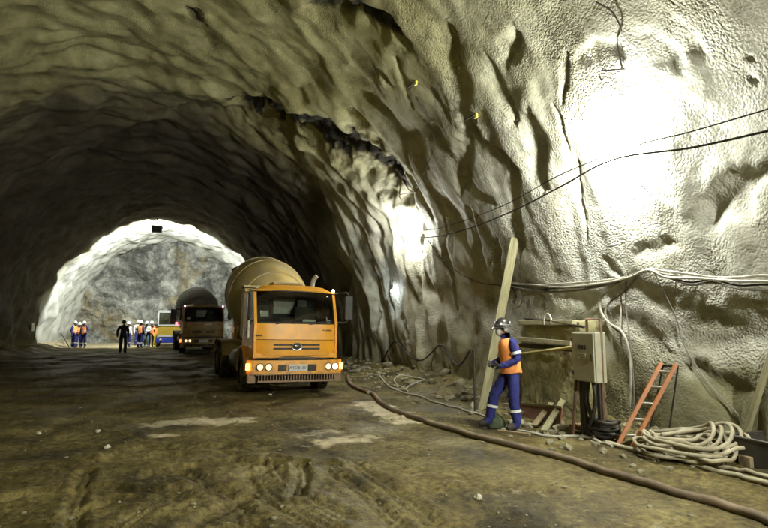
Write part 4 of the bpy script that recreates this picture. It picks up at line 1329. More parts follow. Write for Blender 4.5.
# ------------------------------------------------------------------ concrete block behind the worker
CONC = mat('mossy_concrete', (0.33, 0.30, 0.15), 0.88, var=0.35, scale=3.2, dirt=(0.10, 0.085, 0.03), dirt_amt=0.75, bump=0.02)
CONC2 = mat('pale_concrete', (0.40, 0.37, 0.24), 0.85, var=0.3, scale=4, dirt=(0.14, 0.12, 0.06), dirt_amt=0.5, bump=0.01)
BX = 6.02
yb0, yb1 = on_x(522, 400, BX).y, on_x(581, 400, BX).y
zt = on_x(555, 322, BX).z
cb = thing('concrete_block', 'yellowish stained concrete block at the wall between the worker and the grey box', 'block', (BX, (yb0 + yb1) / 2, 0))
Ly = abs(yb0 - yb1)
bm = bmesh.new()
rs = bmesh.ops.create_grid(bm, x_segments=30, y_segments=30, size=0.5)
for v in bm.verts:
    y, z = v.co.x * Ly, v.co.y * (zt + 0.2) + (zt - 0.2) / 2
    nz_ = float(fbm(np.array([y / 0.5]), np.array([z / 0.5]), 401, 3)[0])
    v.co = Vector((0.05 * nz_ - 0.02 + 0.05 * (z / zt), y, z))
bm.normal_update()
bmesh.ops.solidify(bm, geom=bm.faces[:], thickness=-0.6)
finish('block_body', bm, CONC, cb, smooth=True, angle=R(40))
box('block_cap', (0.22, 0.03, zt - 0.01), (0.56, Ly * 0.96, 0.09), CONC2, cb, bev=0.015)
zl0, zl1 = on_x(530, 339, BX).z, on_x(574, 343, BX).z
lg = bmesh.new(); add_tube(lg, [(-0.09, Ly * 0.46, zl0), (-0.09, -Ly * 0.46, zl1)], 0.05, 4)
finish('ledge', lg, CONC2, cb)
ld = bmesh.new(); add_tube(ld, [(-0.05, Ly * 0.46, zl0 - 0.12), (-0.05, -Ly * 0.46, zl1 - 0.10)], 0.045, 6)
finish('ledge_rail', ld, mat('dark_timber', (0.06, 0.05, 0.025), 0.9), cb)
tag(tube('yellow_rail', [on_x(514, 355, 5.80), on_x(574, 347, 5.62)], 0.028, mat('yellow_rail', (0.42, 0.38, 0.13), 0.6, dirt_amt=0.4), None, 8), 'yellowish rail running level from behind the worker to the grey box', 'rail')
tag(tube('top_pipe', [on_x(524, 318, 5.98), on_x(552, 321, 5.98), on_x(584, 327, 5.98)], 0.022, STEEL, None, 8), 'dark pipe lying along the top of the concrete block', 'pipe')
hp = on_x(548, 320, 5.97)
tag(tube('cable_hook', catmull([hp + Vector((0, 0.10, -0.08)), hp + Vector((0, 0.10, 0.03)), hp + Vector((0, 0.05, 0.10)), hp + Vector((0, -0.03, 0.10)), hp + Vector((0, -0.08, 0.02)), hp + Vector((0, -0.08, -0.06))], 5), 0.016, mat('white_cable', (0.62, 0.61, 0.52), 0.5), None, 8), 'white hooked cable end over the pipe on the concrete block', 'cable')
# red-brown board with a pale top edge standing against the block foot
p0, p1 = on_x(520, 404, 5.78), on_x(562, 408, 5.70)
rb = thing('red_board', 'red-brown board with a pale top edge leaning on the foot of the concrete block', 'board', (p0 + p1) / 2)
dv = (p1 - p0)
bm = bmesh.new(); h_ = 0.28
add_quad(bm, -dv / 2 + Vector((-0.08, 0, -h_)), dv / 2 + Vector((-0.08, 0, -h_)), dv / 2, -dv / 2, 0.03)
finish('panel', bm, REDB, rb)
tube('top_edge', [-dv / 2 + Vector((0, 0, 0.015)), dv / 2 + Vector((0, 0, 0.015))], 0.026, TIMBER, rb, 4)

# ------------------------------------------------------------------ grey electrical box on a pipe frame
BOXP = mat('box_enamel', (0.40, 0.39, 0.29), 0.5, var=0.12, scale=4, dirt=(0.22, 0.19, 0.11), dirt_amt=0.45)
EX = 5.42
ya, yb_ = on_x(572.5, 356, EX).y, on_x(595.5, 356, EX).y
zt_, zb_ = on_x(584, 332, EX).z, on_x(584, 381.5, EX).z
bw, bh, bd = abs(ya - yb_), zt_ - zb_, 0.19
eb = thing('electrical_box', 'grey-green electrical box on a pipe stand at the wall, right of the worker', 'electrical box', (EX, (ya + yb_) / 2, gz(EX + 0.1, (ya + yb_) / 2)))
oz = eb.location.z
zc_ = (zt_ + zb_) / 2 - oz
bb = box('enclosure', (bd / 2, 0, zc_), (bd, bw, bh), BOXP, eb, bev=0.012)
dr_ = box('door', (-0.012, 0, zc_), (0.022, bw - 0.03, bh - 0.03), BOXP, eb, bev=0.006)
box('handle', (-0.03, -bw * 0.40, zc_), (0.02, 0.025, 0.10), STEEL, dr_, bev=0.004)
for z in (0.24, -0.24): box('hinge', (-0.028, bw * 0.43, zc_ + z), (0.014, 0.025, 0.07), STEEL, dr_)
for k in range(3):
    box('meter_window', (-0.026, (0.055 - k * 0.055), zc_ + 0.14), (0.006, 0.042, 0.060), mat('dark_window', (0.05, 0.05, 0.045), 0.3), dr_, bev=0.002)
box('label_plate', (-0.0255, 0.02, zc_ + 0.01), (0.004, 0.17, 0.075), mat('label_white', (0.55, 0.54, 0.46), 0.6), dr_)
for k in range(3): box('label_line', (-0.0285, 0.02 - 0.01 * k, zc_ + 0.032 - 0.02 * k), (0.002, 0.13 - 0.02 * k, 0.006), INK, dr_)
for s in (-1, 1):
    box('leg', (0.10, s * (bw / 2 - 0.06), (zb_ - oz) / 2 - 0.05), (0.06, 0.06, zb_ - oz + 0.1), STEEL, eb, bev=0.006)
pf = []
x_ = 0.12
ypole = on_x(603, 380, EX + x_).y - eb.location.y
ztop = on_x(603, 319, EX + x_).z - oz
fr_ = tube('pipe_frame', [(x_, bw * 0.1, zt_ - oz - 0.02), (x_, bw * 0.1, ztop), (x_, ypole, ztop), (x_, ypole + 0.02, -0.1)], 0.022, RUST, eb, 8)
tube('conduit', catmull([(0.06, -0.10, zb_ - oz + 0.02), (0.05, -0.14, zb_ - oz - 0.25), (0.02, -0.08, zb_ - oz - 0.55), (0.05, 0.02, 0.03)], 6), 0.028, CABLEB, eb, 8)
tube('conduit', catmull([(0.08, 0.02, zb_ - oz + 0.02), (0.06, 0.04, zb_ - oz - 0.3), (0.10, -0.06, 0.2), (0.16, -0.12, 0.0)], 6), 0.032, CABLEB, eb, 8)
tube('conduit', catmull([(0.08, 0.08, zb_ - oz + 0.02), (0.06, 0.09, zb_ - oz - 0.3), (0.08, 0.09, 0.05)], 6), 0.030, CABLEB, eb, 8)
tube('brace', [(0.04, bw * 0.48, zb_ - oz), (0.0, bw * 0.62, 0.0)], 0.026, RUST, eb, 6)
# black cable heap under the box
bm = bmesh.new(); pts = []
rnd = random.Random(3)
for k in range(60):
    a = k * 0.52
    rr_ = 0.13 + 0.07 * rnd.random()
    pts.append(Vector((EX + 0.16 + 0.8 * rr_ * math.cos(a), eb.location.y - 0.18 + 1.5 * rr_ * math.sin(a), oz + 0.03 + 0.004 * k + 0.03 * rnd.random())))
add_tube(bm, catmull(pts, 3), 0.026, 6)
tag(finish('cable_heap', bm, CABLEB, None, smooth=True), 'heap of black cable on the floor under the electrical box', 'cable')

# ------------------------------------------------------------------ orange ladder
LADO = mat('orange_fibreglass', (0.36, 0.12, 0.028), 0.5, var=0.2, dirt=(0.22, 0.10, 0.04), dirt_amt=0.5)
ALU = mat('aluminium', (0.55, 0.54, 0.50), 0.4, metal=0.8, var=0.2, dirt_amt=0.3)
fa, fb = ghit(617, 446), ghit(632, 447)
ta, tb = wray(661, 363, 0.42), wray(676, 364, 0.42)
# lean the rails back so that the top rests close to the wall
lad = thing('ladder', 'short orange ladder with aluminium rungs leaning by the coiled hose', 'ladder', (fa + fb) / 2)
o_ = lad.location.copy()
def rail(p, q):
    p, q = p - o_, q - o_
    z = (q - p).normalized(); x = Vector((-0.7, -0.7, 0)); x = (x - z * x.dot(z)).normalized(); y = z.cross(x)
    return box('rail', (p + q) / 2, (0.085, 0.05, (q - p).length), LADO, lad, rot=Matrix((x, y, z)).transposed(), bev=0.006)
rail(fa, ta); rail(fb, tb)
for f in (0.13, 0.32, 0.51, 0.71, 0.90):
    tube('rung', [fa.lerp(ta, f) - o_, fb.lerp(tb, f) - o_], 0.020, ALU, lad, 8)
tube('top_bar', [ta - o_ + Vector((0.03, 0, -0.03)), tb - o_ + Vector((0.03, 0, -0.03))], 0.022, STEEL, lad, 6)
for q, px in ((ta, (650, 430)), (tb, (668, 428))):
    e = wray(px[0], px[1], 0.10) - o_
    tube('rear_leg', [q - o_ + Vector((0.03, 0, -0.04)), Vector((e.x, e.y, gz((e + o_).x, (e + o_).y) - o_.z))], 0.012, STEEL, lad, 6)

# ------------------------------------------------------------------ boards and rubble at the wall foot
PG = 'loose boards lying at the wall foot'
def plank(p, q, w, th, m, label, lift=(0.03, 0.03)):
    a, b = ghit(*p), ghit(*q)
    a.z += lift[0]; b.z += lift[1]
    return beam('plank', a, b, w, th, m, label, 'plank', PG, (0, 0, 1) if th > w else (1, 0.2, 0))
plank((572, 431), (622, 441), 0.10, 0.06, REDB, 'red-brown board on the floor left of the ladder foot', (0.08, 0.05))
plank((544, 434), (566, 414), 0.03, 0.10, TIMBER, 'narrow pale board slanting up to the concrete block', (0.05, 0.30))
plank((534, 428), (552, 416), 0.03, 0.10, TIMBER2, 'weathered board beside the slanting pale board', (0.04, 0.22))
plank((556, 431), (592, 427), 0.08, 0.06, TIMBER2, 'short weathered board under the electrical box', (0.05, 0.06))
plank((498, 432), (530, 436), 0.07, 0.04, TIMBER2, 'weathered board on the floor beside the worker boots', (0.02, 0.02))
plank((592, 440), (612, 436), 0.06, 0.05, RUST, 'short rusty bar on the floor beside the ladder foot', (0.03, 0.03))
# dark steel crate at the right edge
cp = ghit(760, 482)
cr = thing('steel_crate', 'dark low steel crate at the right edge behind the trailing hoses', 'crate', (cp.x + 0.66, cp.y + 0.12, cp.z - 0.05), R(0))
bm = bmesh.new()
for c, s in (((0, 0, 0.20), (0.6, 0.9, 0.03)), ((-0.29, 0, 0.19), (0.03, 0.9, 0.38)), ((0.29, 0, 0.19), (0.03, 0.9, 0.38)), ((0, -0.44, 0.19), (0.6, 0.03, 0.38)), ((0, 0.44, 0.19), (0.6, 0.03, 0.38))):
    add_box(bm, c, s)
finish('body', bm, STEEL, cr)
tube('rim', [(-0.3, -0.45, 0.385), (0.3, -0.45, 0.385), (0.3, 0.45, 0.385), (-0.3, 0.45, 0.385), (-0.3, -0.45, 0.385)], 0.02, STEEL, cr, 6)
for y in (-0.25, 0.25): box('block', (-0.33, y, 0.12), (0.06, 0.14, 0.16), TIMBER2, cr, bev=0.01)

STONE = mat('rubble_stone', (0.25, 0.23, 0.15), 0.9, var=0.4, scale=8, dirt=(0.10, 0.08, 0.04), dirt_amt=0.6, bump=0.01)
def rock_bm(bm, c, r, rnd, sub=1):
    m0 = bmesh.ops.create_icosphere(bm, subdivisions=sub, radius=r)
    sx, sy, sz = rnd.uniform(0.8, 1.3), rnd.uniform(0.8, 1.3), rnd.uniform(0.5, 0.8)
    ph = rnd.random() * 50
    rot = Matrix.Rotation(rnd.random() * 6.28, 3, 'Z')
    for v in m0['verts']:
        k = 1 + 0.28 * math.sin(v.co.x / r * 2.3 + ph) * math.cos(v.co.y / r * 2.9 + ph * 1.7) + (0.14 if sub < 3 else 0.05) * rnd.uniform(-1, 1)
        v.co = rot @ Vector((v.co.x * sx * k, v.co.y * sy * k, v.co.z * sz * k)) + Vector(c)
rnd = random.Random(11)
WHERE = ['large stone highest on the rubble right of the mixer', 'large stone under the first swag of black cable', 'stone under the second swag of black cable', 'stone left of the thin black post, against the wall', 'stone at the wall foot nearest the mixer mirror', 'mid-sized stone in the middle of the rubble right of the mixer', 'stone inside the pale cable loop on the rubble', 'stone at the foot of the thin black post', 'small stone left of the black post foot', 'small stone beside the pale cable, left of the black post', 'stone between the cable heap and the ladder', 'stone behind the ladder foot', 'stone behind the hose coil at the wall', 'stone behind the right end of the hose coil', 'small stone at the foot of the concrete block', 'stone where the long hose meets the mixer', 'small stone right of where the long hose starts']
RK = 'larger stones in the rubble at the right wall foot'
big = [(404, 362, .30), (420, 368, .26), (446, 375, .24), (460, 385, .22), (388, 366, .22), (432, 383, .16), (412, 384, .15), (468, 400, .18), (452, 398, .12), (438, 398, .12), (600, 430, .12), (640, 436, .12), (692, 440, .12), (718, 446, .14), (560, 424, .10), (356, 372, .18), (370, 375, .13)]
for (x, y, r), lb in zip(big, WHERE):
    r *= 0.72
    p = ghit(x, y)
    bm = bmesh.new(); rock_bm(bm, (0, 0, 0), r, rnd, 3)
    o = finish('stone', bm, STONE, None, smooth=True, angle=R(38))
    o.location = (p.x, p.y, p.z + r * 0.22)
    tag(o, lb, 'stone', RK)
bm = bmesh.new()
for k in range(1700):
    if k < 620:
        y = rnd.uniform(4.5, 22); x = 5.2 + abs(rnd.gauss(0, 0.9)) * (1 if rnd.random() < 0.7 else -0.5)
        if x > 6.9: continue
        r = rnd.uniform(0.015, 0.06) if rnd.random() < 0.85 else rnd.uniform(0.06, 0.11)
    else:
        y = 3.5 + 20 * rnd.random() ** 1.7; x = rnd.uniform(-7, 5); r = 0.007 + 0.022 * rnd.random() ** 3
    rock_bm(bm, (x, y, gz(x, y) + r * 0.2), r, rnd, 1)
o = finish('gravel', bm, STONE)
o['kind'] = 'stuff'; o['label'] = 'small stones and gravel scattered over the muddy floor'; o['category'] = 'gravel'
# a few pale lumps that stand out on the mud
for x, y, r, lb in ((98, 432, .045, 'small pale stone on the mud left of the pale patch'), (39, 434, .04, 'pale stone on the mud at the left edge'), (107, 448, .04, 'pale stone nearest the left tyre mark'), (270, 395, .05, 'pale pebble on the mud under the bumper of the orange mixer'), (478, 499, .04, 'pale stone on the floor in front of the long hose'), (352, 372, .07, 'pale round stone beside the mixer where the long hose starts')):
    p = ghit(x, y)
    bm = bmesh.new(); rock_bm(bm, (0, 0, 0), r, rnd, 2)
    o = finish('stone', bm, mat('pale_stone', (0.5, 0.46, 0.36), 0.85), None, smooth=False)
    o.location = (p.x, p.y, p.z + r * 0.35)
    tag(o, lb, 'stone', 'pale stones on the mud')

# ------------------------------------------------------------------ people
NAVY = mat('blue_overall', (0.020, 0.024, 0.16), 0.85, var=0.3, scale=10)
VEST = mat('orange_vest', (1.0, 0.36, 0.10), 0.7, var=0.15, scale=10)
REFL = mat('reflective_tape', (0.70, 0.72, 0.68), 0.4, var=0.1)
SKIN = mat('skin', (0.40, 0.22, 0.14), 0.6, var=0.1)
BOOT = mat('boot_leather', (0.03, 0.025, 0.02), 0.7, dirt_amt=0.4)
GLOVE = mat('dark_glove', (0.04, 0.038, 0.03), 0.85)
HELMW = mat('white_helmet', (0.72, 0.72, 0.68), 0.35, var=0.08)
HELMD = mat('dark_helmet', (0.035, 0.032, 0.03), 0.35, var=0.2)
MASK = mat('white_mask', (0.70, 0.70, 0.68), 0.9, var=0.06)
BLACKC = mat('black_clothes', (0.015, 0.014, 0.014), 0.9)
WHITEC = mat('white_shirt', (0.62, 0.64, 0.62), 0.9)
JEAN = mat('pale_jeans', (0.16, 0.22, 0.30), 0.9)
GREYC = mat('grey_trousers', (0.22, 0.22, 0.24), 0.9)
YELC = mat('yellow_trousers', (0.65, 0.52, 0.04), 0.8)

BASE = dict(pelvis=(0, 0, .96), waist=(0, 0.0, 1.10), chest=(0, 0.005, 1.30), neck=(0, 0.01, 1.475), jaw=(0, -.025, 1.565), crown=(0, -.02, 1.69),
            shl=(.185, .01, 1.42), ell=(.235, .05, 1.14), wrl=(.235, -.05, .90), hal=(.23, -.08, .80),
            shr=(-.185, .01, 1.42), elr=(-.235, .05, 1.14), wrr=(-.235, -.05, .90), har=(-.23, -.08, .80),
            hil=(.095, 0, .90), knl=(.11, -.02, .50), anl=(.11, .03, .09), tol=(.125, -.15, .045),
            hir=(-.095, 0, .90), knr=(-.11, -.02, .50), anr=(-.11, .03, .09), tor=(-.125, -.15, .045))
RAD = dict(pelvis=(.165, .130), waist=(.150, .122), chest=(.178, .138), neck=(.060, .062), jaw=(.072, .088), crown=(.070, .088),
           sh=(.088, .090), el=(.068, .070), wr=(.046, .044), ha=(.040, .026), hi=(.112, .120), kn=(.088, .094), an=(.076, .080), to=(.056, .044))
BONES = [('pelvis', 'waist'), ('waist', 'chest'), ('chest', 'neck'), ('neck', 'jaw'), ('jaw', 'crown'),
         ('chest', 'shl'), ('shl', 'ell'), ('ell', 'wrl'), ('wrl', 'hal'), ('chest', 'shr'), ('shr', 'elr'), ('elr', 'wrr'), ('wrr', 'har'),
         ('pelvis', 'hil'), ('hil', 'knl'), ('knl', 'anl'), ('anl', 'tol'), ('pelvis', 'hir'), ('hir', 'knr'), ('knr', 'anr'), ('anr', 'tor')]

def seg_d(p, a, b):
    ab = b - a
    t = max(0, min(1, (p - a).dot(ab) / ab.length_squared))
    return (p - a - ab * t).length

def body_mesh(J, sub):
    me = bpy.data.meshes.new('body')
    keys = list(J)
    me.from_pydata([J[k] for k in keys], [(keys.index(a), keys.index(b)) for a, b in BONES], [])
    o = bpy.data.objects.new('tmp', me); col.objects.link(o)
    m = o.modifiers.new('skin', 'SKIN'); m.use_smooth_shade = True; m.branch_smoothing = 0.6
    for i, k in enumerate(keys):
        sv = me.skin_vertices[0].data[i]
        sv.radius = RAD[k] if k in RAD else RAD[k[:2]]
        sv.use_root = (k == 'pelvis')
    s = o.modifiers.new('sub', 'SUBSURF'); s.levels = s.render_levels = sub
    dg = bpy.context.evaluated_depsgraph_get()
    out = bpy.data.meshes.new_from_object(o.evaluated_get(dg))
    bpy.data.objects.remove(o)
    return out

def make_person(name, label, group=None, pose=None, jacket=NAVY, trousers=NAVY, vest=VEST, helmet=HELMW, mask=None, sub=1, near=False, hair=None):
    J = {k: Vector(v) for k, v in BASE.items()}
    for k, v in (pose or {}).items(): J[k] = Vector(v)
    t = thing(name, label, 'person', (0, 0, 0), 0, group)
    me = body_mesh(J, sub)
    me.name = 'body'
    me.materials.clear()
    for m in (SKIN, jacket, trousers, BOOT, GLOVE): me.materials.append(m)
    region = {('neck', 'jaw'): 0, ('jaw', 'crown'): 0, ('wrl', 'hal'): 4 if near else 0, ('wrr', 'har'): 4 if near else 0, ('anl', 'tol'): 3, ('anr', 'tor'): 3,
              ('pelvis', 'hil'): 2, ('hil', 'knl'): 2, ('knl', 'anl'): 2, ('pelvis', 'hir'): 2, ('hir', 'knr'): 2, ('knr', 'anr'): 2}
    torso = []
    fb_ = []
    for p in me.polygons:
        c = p.center
        b = min(BONES, key=lambda e: seg_d(c, J[e[0]], J[e[1]]) / max(0.03, sum(max(RAD[x] if x in RAD else RAD[x[:2]]) for x in e) / 2))
        r = region.get(b, 1)
        if b == ('pelvis', 'waist') and c.z < J['pelvis'].z + 0.02: r = 2
        p.material_index = r
        fb_.append(b)
        if b in (('pelvis', 'waist'), ('waist', 'chest'), ('chest', 'neck'), ('chest', 'shl'), ('chest', 'shr')) and J['pelvis'].z - 0.02 < c.z < J['neck'].z - 0.045 and seg_d(c, J['pelvis'], J['neck']) < 0.26 and (abs(c.x) < 0.165 or c.z < J['chest'].z + 0.03 and b[1] not in ('shl', 'shr')):
            torso.append(p.index)
    if near:                                    # fingers, thumb and a nose, grown into the same skin
        bm = bmesh.new(); bm.from_mesh(me)
        for wr, ha, s in (('wrl', 'hal', 1), ('wrr', 'har', -1)):
            d = (J[ha] - J[wr]).normalized()
            side = d.cross(Vector((0, 0, 1))).normalized()
            dn = side.cross(d)
            for k, ln in enumerate((0.055, 0.065, 0.060, 0.045)):
                base = J[ha] + dn * (0.030 - 0.020 * k)
                n0 = len(bm.faces)
                add_tube(bm, [base - d * 0.02, base + d * ln * 0.6, base + d * ln - side * s * -0.02, base + d * ln * 1.1 - side * s * -0.045], 0.009, 6, rads=[0.011, 0.010, 0.009, 0.007])
                bm.faces.ensure_lookup_table()
                for f in bm.faces[n0:]: f.material_index = 4; f.smooth = True
            n0 = len(bm.faces)
            b0 = J[wr].lerp(J[ha], 0.45) + dn * 0.028
            add_tube(bm, [b0, b0 + dn * 0.03 + d * 0.03, b0 + dn * 0.035 + d * 0.065], 0.01, 6, rads=[0.013, 0.011, 0.008])
            bm.faces.ensure_lookup_table()
            for f in bm.faces[n0:]: f.material_index = 4; f.smooth = True
        n0 = len(bm.faces)
        f0 = J['jaw'].lerp(J['crown'], 0.30)
        fw = Vector((0, -1, -0.15)).normalized()
        add_tube(bm, [f0 + Vector((0, -.080, .05)), f0 + Vector((0, -.108, .0)), f0 + Vector((0, -.085, -.012))], 0.014, 6, rads=[0.009, 0.016, 0.010])
        for s in (-1, 1):
            add_tube(bm, [f0 + Vector((s * .072, 0.01, .045)), f0 + Vector((s * .088, 0.016, .02)), f0 + Vector((s * .074, 0.012, -.02))], 0.012, 6)
        bm.to_mesh(me); bm.free()
    if near:                                    # creases in the cloth
        for v in me.vertices:
            if v.co.z < 1.45:
                f = 0.007 * math.sin(v.co.z * 46 + 5 * math.sin(v.co.x * 21) + 4 * math.sin(v.co.y * 17)) + 0.005 * math.sin(v.co.z * 83 + v.co.y * 60)
                v.co += v.normal * f * (1.0 if v.co.z > 0.15 else 0.0)
    body = bpy.data.objects.new('body', me); col.objects.link(body); body.parent = t
    if near:
        for s in (-1, 1):
            f0 = J['jaw'].lerp(J['crown'], 0.52)
            lathe('eye', [(0.001, -0.012), (0.010, -0.006), (0.012, 0), (0.008, 0.007), (0.001, 0.010)], f0 + Vector((s * 0.030, -0.078, 0)), (0, -1, 0), INK, body, 8)
    if vest:
        vs_, fs, mp = [], [], {}
        for i in torso:
            f = []
            for v in me.polygons[i].vertices:
                if v not in mp:
                    mp[v] = len(vs_); vs_.append(me.vertices[v].co + me.vertices[v].normal * (0.022 if near else 0.03))
                f.append(mp[v])
            fs.append(f)
        vm = bpy.data.meshes.new('vest'); vm.from_pydata(vs_, [], fs)
        bm = bmesh.new()
        if near:                                  # sleeveless vest: rings round the spine
            rings = []
            spine = [J['pelvis'], J['waist'], J['chest'], J['neck']]
            zs_ = [q.z for q in spine]
            for z, rx, ry in ((0.90, .188, .165), (0.915, .192, .168), (0.99, .190, .162), (1.08, .184, .158), (1.18, .194, .163), (1.27, .200, .166), (1.34, .180, .160), (1.40, .150, .140), (1.445, .108, .105), (1.455, .085, .088)):
                cx_ = float(np.interp(z, zs_, [q.x for q in spine])); cy_ = float(np.interp(z, zs_, [q.y for q in spine]))
                ring = []
                for k in range(28):
                    a = 2 * math.pi * k / 28
                    w = 1 + 0.025 * math.sin(a * 5 + z * 31) + 0.02 * math.sin(z * 60 + a * 3)
                    ring.append(bm.verts.new((cx_ + rx * w * math.cos(a), cy_ + ry * w * math.sin(a), z + 0.012 * math.sin(a * 2 + 1))))
                rings.append(ring)
            for a_, b_ in zip(rings, rings[1:]):
                for k in range(28):
                    bm.faces.new((a_[k], a_[(k + 1) % 28], b_[(k + 1) % 28], b_[k]))
            bm.normal_update()
            bmesh.ops.solidify(bm, geom=bm.faces[:], thickness=0.008)
        else:
            bm.from_mesh(vm)
        bm.to_mesh(vm); bm.free()
        vm.materials.append(vest)
        vm.polygons.foreach_set('use_smooth', [True] * len(vm.polygons))
        vo = bpy.data.objects.new('vest', vm); col.objects.link(vo); vo.parent = t
        if not near:
            lathe('vest_band', [(0.175, -0.022), (0.182, 0), (0.175, 0.022)], J['waist'] + Vector((0, 0, 0.06)), (0, 0, 1), REFL, vo, 14, cap=False, squash=(1, 0.80))
    if trousers is NAVY:
        for a, b in (('knl', 'anl'), ('knr', 'anr')):
            d = (J[b] - J[a]).normalized(); c = J[a].lerp(J[b], 0.42)
            lathe('leg_band', [(0.099, -0.020), (0.101, 0), (0.098, 0.020)], c, d, REFL, body, 14, cap=False)
        if near:
            for a, b in (('shl', 'ell'), ('shr', 'elr')):
                d = (J[b] - J[a]).normalized(); c = J[a].lerp(J[b], 0.62)
                lathe('sleeve_band', [(0.084, -0.022), (0.085, 0), (0.083, 0.022)], c, d, REFL, body, 14, cap=False)
    up = (J['crown'] - J['jaw']).normalized()
    hc = J['jaw'].lerp(J['crown'], 0.62)
    if helmet:
        bm = bmesh.new()
        prof = [(0.155, -0.014), (0.150, 0.0), (0.128, 0.01), (0.126, 0.05), (0.112, 0.095), (0.078, 0.13), (0.035, 0.146), (0.001, 0.15)]
        add_lathe(bm, prof, hc + up * 0.022, up, 20, cap=False, squash=(0.90, 1.0))
        for v in bm.verts:                        # a peak at the front
            if v.co.y < hc.y - 0.10 and (v.co - hc).dot(up) < 0.035: v.co += Vector((0, -0.035, -0.012))
        bm.normal_update()
        bmesh.ops.solidify(bm, geom=bm.faces[:], thickness=0.006)
        he = finish('helmet', bm, helmet, t, smooth=True, angle=R(45))
        if near:
            box('headlamp', hc + up * 0.10 + Vector((0, -0.125, -0.01)), (0.05, 0.035, 0.04), GREY, he, bev=0.008)
            bm = bmesh.new()
            add_tube(bm, [hc + up * 0.05 + Vector((0.118 * math.cos(a), 0.132 * math.sin(a), 0)) for a in np.linspace(0, 2 * math.pi, 19)], 0.010, 5, cap=False)
            finish('lamp_strap', bm, GREY, he, smooth=True)
            for s in (-1, 1):
                lathe('ear_defender', [(0.03, -0.02), (0.042, -0.01), (0.042, 0.015), (0.03, 0.025)], hc + Vector((s * 0.10, 0.02, -0.02)), (s, 0, 0), GREY, he, 12)
            for k, (dx, dz) in enumerate(((0.07, 0.07), (-0.07, 0.07), (0.0, 0.09))):
                box('sticker', hc + Vector((dx * 1.55, -0.06 if dx else 0.118, dz)), (0.02 if dx else 0.04, 0.04 if dx else 0.02, 0.035), PAPER, he, bev=0.004)
    elif hair:
        lathe('hair', [(0.094, -0.06), (0.100, 0.0), (0.088, 0.06), (0.05, 0.092), (0.001, 0.10)], hc + Vector((0, 0.014, 0.01)), up, hair, t, 14, cap=False)
    if mask:
        mc = J['jaw'].lerp(J['crown'], 0.12)
        bm = bmesh.new()
        add_lathe(bm, [(0.072, 0.0), (0.068, 0.03), (0.045, 0.055), (0.018, 0.066), (0.001, 0.067)], mc + Vector((0, -0.060, 0)), (0, -1, -0.1), 16, cap=False, squash=(1.0, 0.95))
        mk = finish('mask', bm, mask, t, smooth=True)
        bm = bmesh.new()
        add_tube(bm, catmull([mc + Vector((0.068, -0.07, 0.01)), mc + Vector((0.086, 0, 0.02)), mc + Vector((0.06, 0.08, 0.04)), mc + Vector((-0.06, 0.08, 0.04)), mc + Vector((-0.086, 0, 0.02)), mc + Vector((-0.068, -0.07, 0.01))], 4), 0.004, 5)
        finish('mask_strap', bm, mask, mk)
    return t

# the worker beside the leaning beam
W = make_person('person', 'worker in blue overalls, orange vest, dark helmet and white mask stepping past the beam', None,
    dict(pelvis=(0, .01, .95), waist=(0, 0.0, 1.09), chest=(0, -.02, 1.29), neck=(0, -.045, 1.465), jaw=(0.0, -.105, 1.545), crown=(0.0, -.12, 1.665),
         shl=(.19, -.01, 1.405), ell=(.245, .045, 1.12), wrl=(.20, -.20, 1.03), hal=(.165, -.285, 1.01),
         shr=(-.185, -.03, 1.405), elr=(-.23, -.02, 1.13), wrr=(-.12, -.25, 1.04), har=(-.07, -.32, 1.03),
         hil=(.095, .02, .90), knl=(.105, .00, .49), anl=(.11, .05, .09), tol=(.12, -.13, .045),
         hir=(-.095, -.01, .90), knr=(-.11, -.25, .54), anr=(-.11, -.34, .13), tor=(-.12, -.52, .075)),
    helmet=HELMD, mask=MASK, sub=2, near=True)
pw = ghit(512, 430)
W.location = (pw.x, pw.y, gz(pw.x, pw.y))
W.rotation_euler = (0, 0, R(-106))
W.scale = (1.0, 1.0, 1.0)

# dark green sack at the worker's feet
sk = ghit(495, 427)
bm = bmesh.new()
bmesh.ops.create_icosphere(bm, subdivisions=3, radius=0.2)
rnd = random.Random(21)
for v in bm.verts:
    v.co = Vector((v.co.x * 0.8, v.co.y * 0.85, max(-0.07, v.co.z * 0.75))) * (1 + 0.13 * math.sin(v.co.x * 31 + v.co.z * 22) * math.cos(v.co.y * 27))
    if v.co.z > 0.11: v.co.x *= 0.6; v.co.y *= 0.6; v.co.z *= 1.25
sck = finish('sack', bm, mat('green_sack', (0.10, 0.14, 0.07), 0.85, var=0.4, dirt_amt=0.5), None, smooth=True)
sck.location = (sk.x, sk.y, sk.z + 0.06)
tag(sck, 'crumpled dark green sack on the floor at the worker feet', 'sack')

# people at the face
FG = 'people standing near the rock face'
def stand(t, px, py, rz, s=1.0):
    p = on_z(px, py)
    t.location = (p.x, p.y, gz(p.x, p.y)); t.rotation_euler = (0, 0, R(rz)); t.scale = (s, s, s)
arms_up = dict(ell=(.26, .02, 1.15), wrl=(.10, -.20, 1.12), hal=(.02, -.24, 1.14), elr=(-.26, .02, 1.15), wrr=(-.10, -.20, 1.08), har=(-.02, -.24, 1.08))
one_arm = dict(ell=(.30, -.02, 1.18), wrl=(.33, -.20, 1.05), hal=(.33, -.27, 1.02))
walk = dict(hil=(.11, 0, .90), hir=(-.11, 0, .90), knl=(.145, -.14, .52), anl=(.17, -.12, .10), tol=(.19, -.29, .06), knr=(-.145, .02, .50), anr=(-.16, .19, .12), tor=(-.18, .04, .05), ell=(.27, .10, 1.16), wrl=(.27, .06, .91), hal=(.27, .04, .82))
stand(make_person('person', 'leftmost of three workers in orange vests by the left wall, arm on hip', FG, one_arm), 73.3, 347.6, 60)
stand(make_person('person', 'middle of three workers in orange vests by the left wall', FG, arms_up), 78.2, 347.4, 10, 0.95)
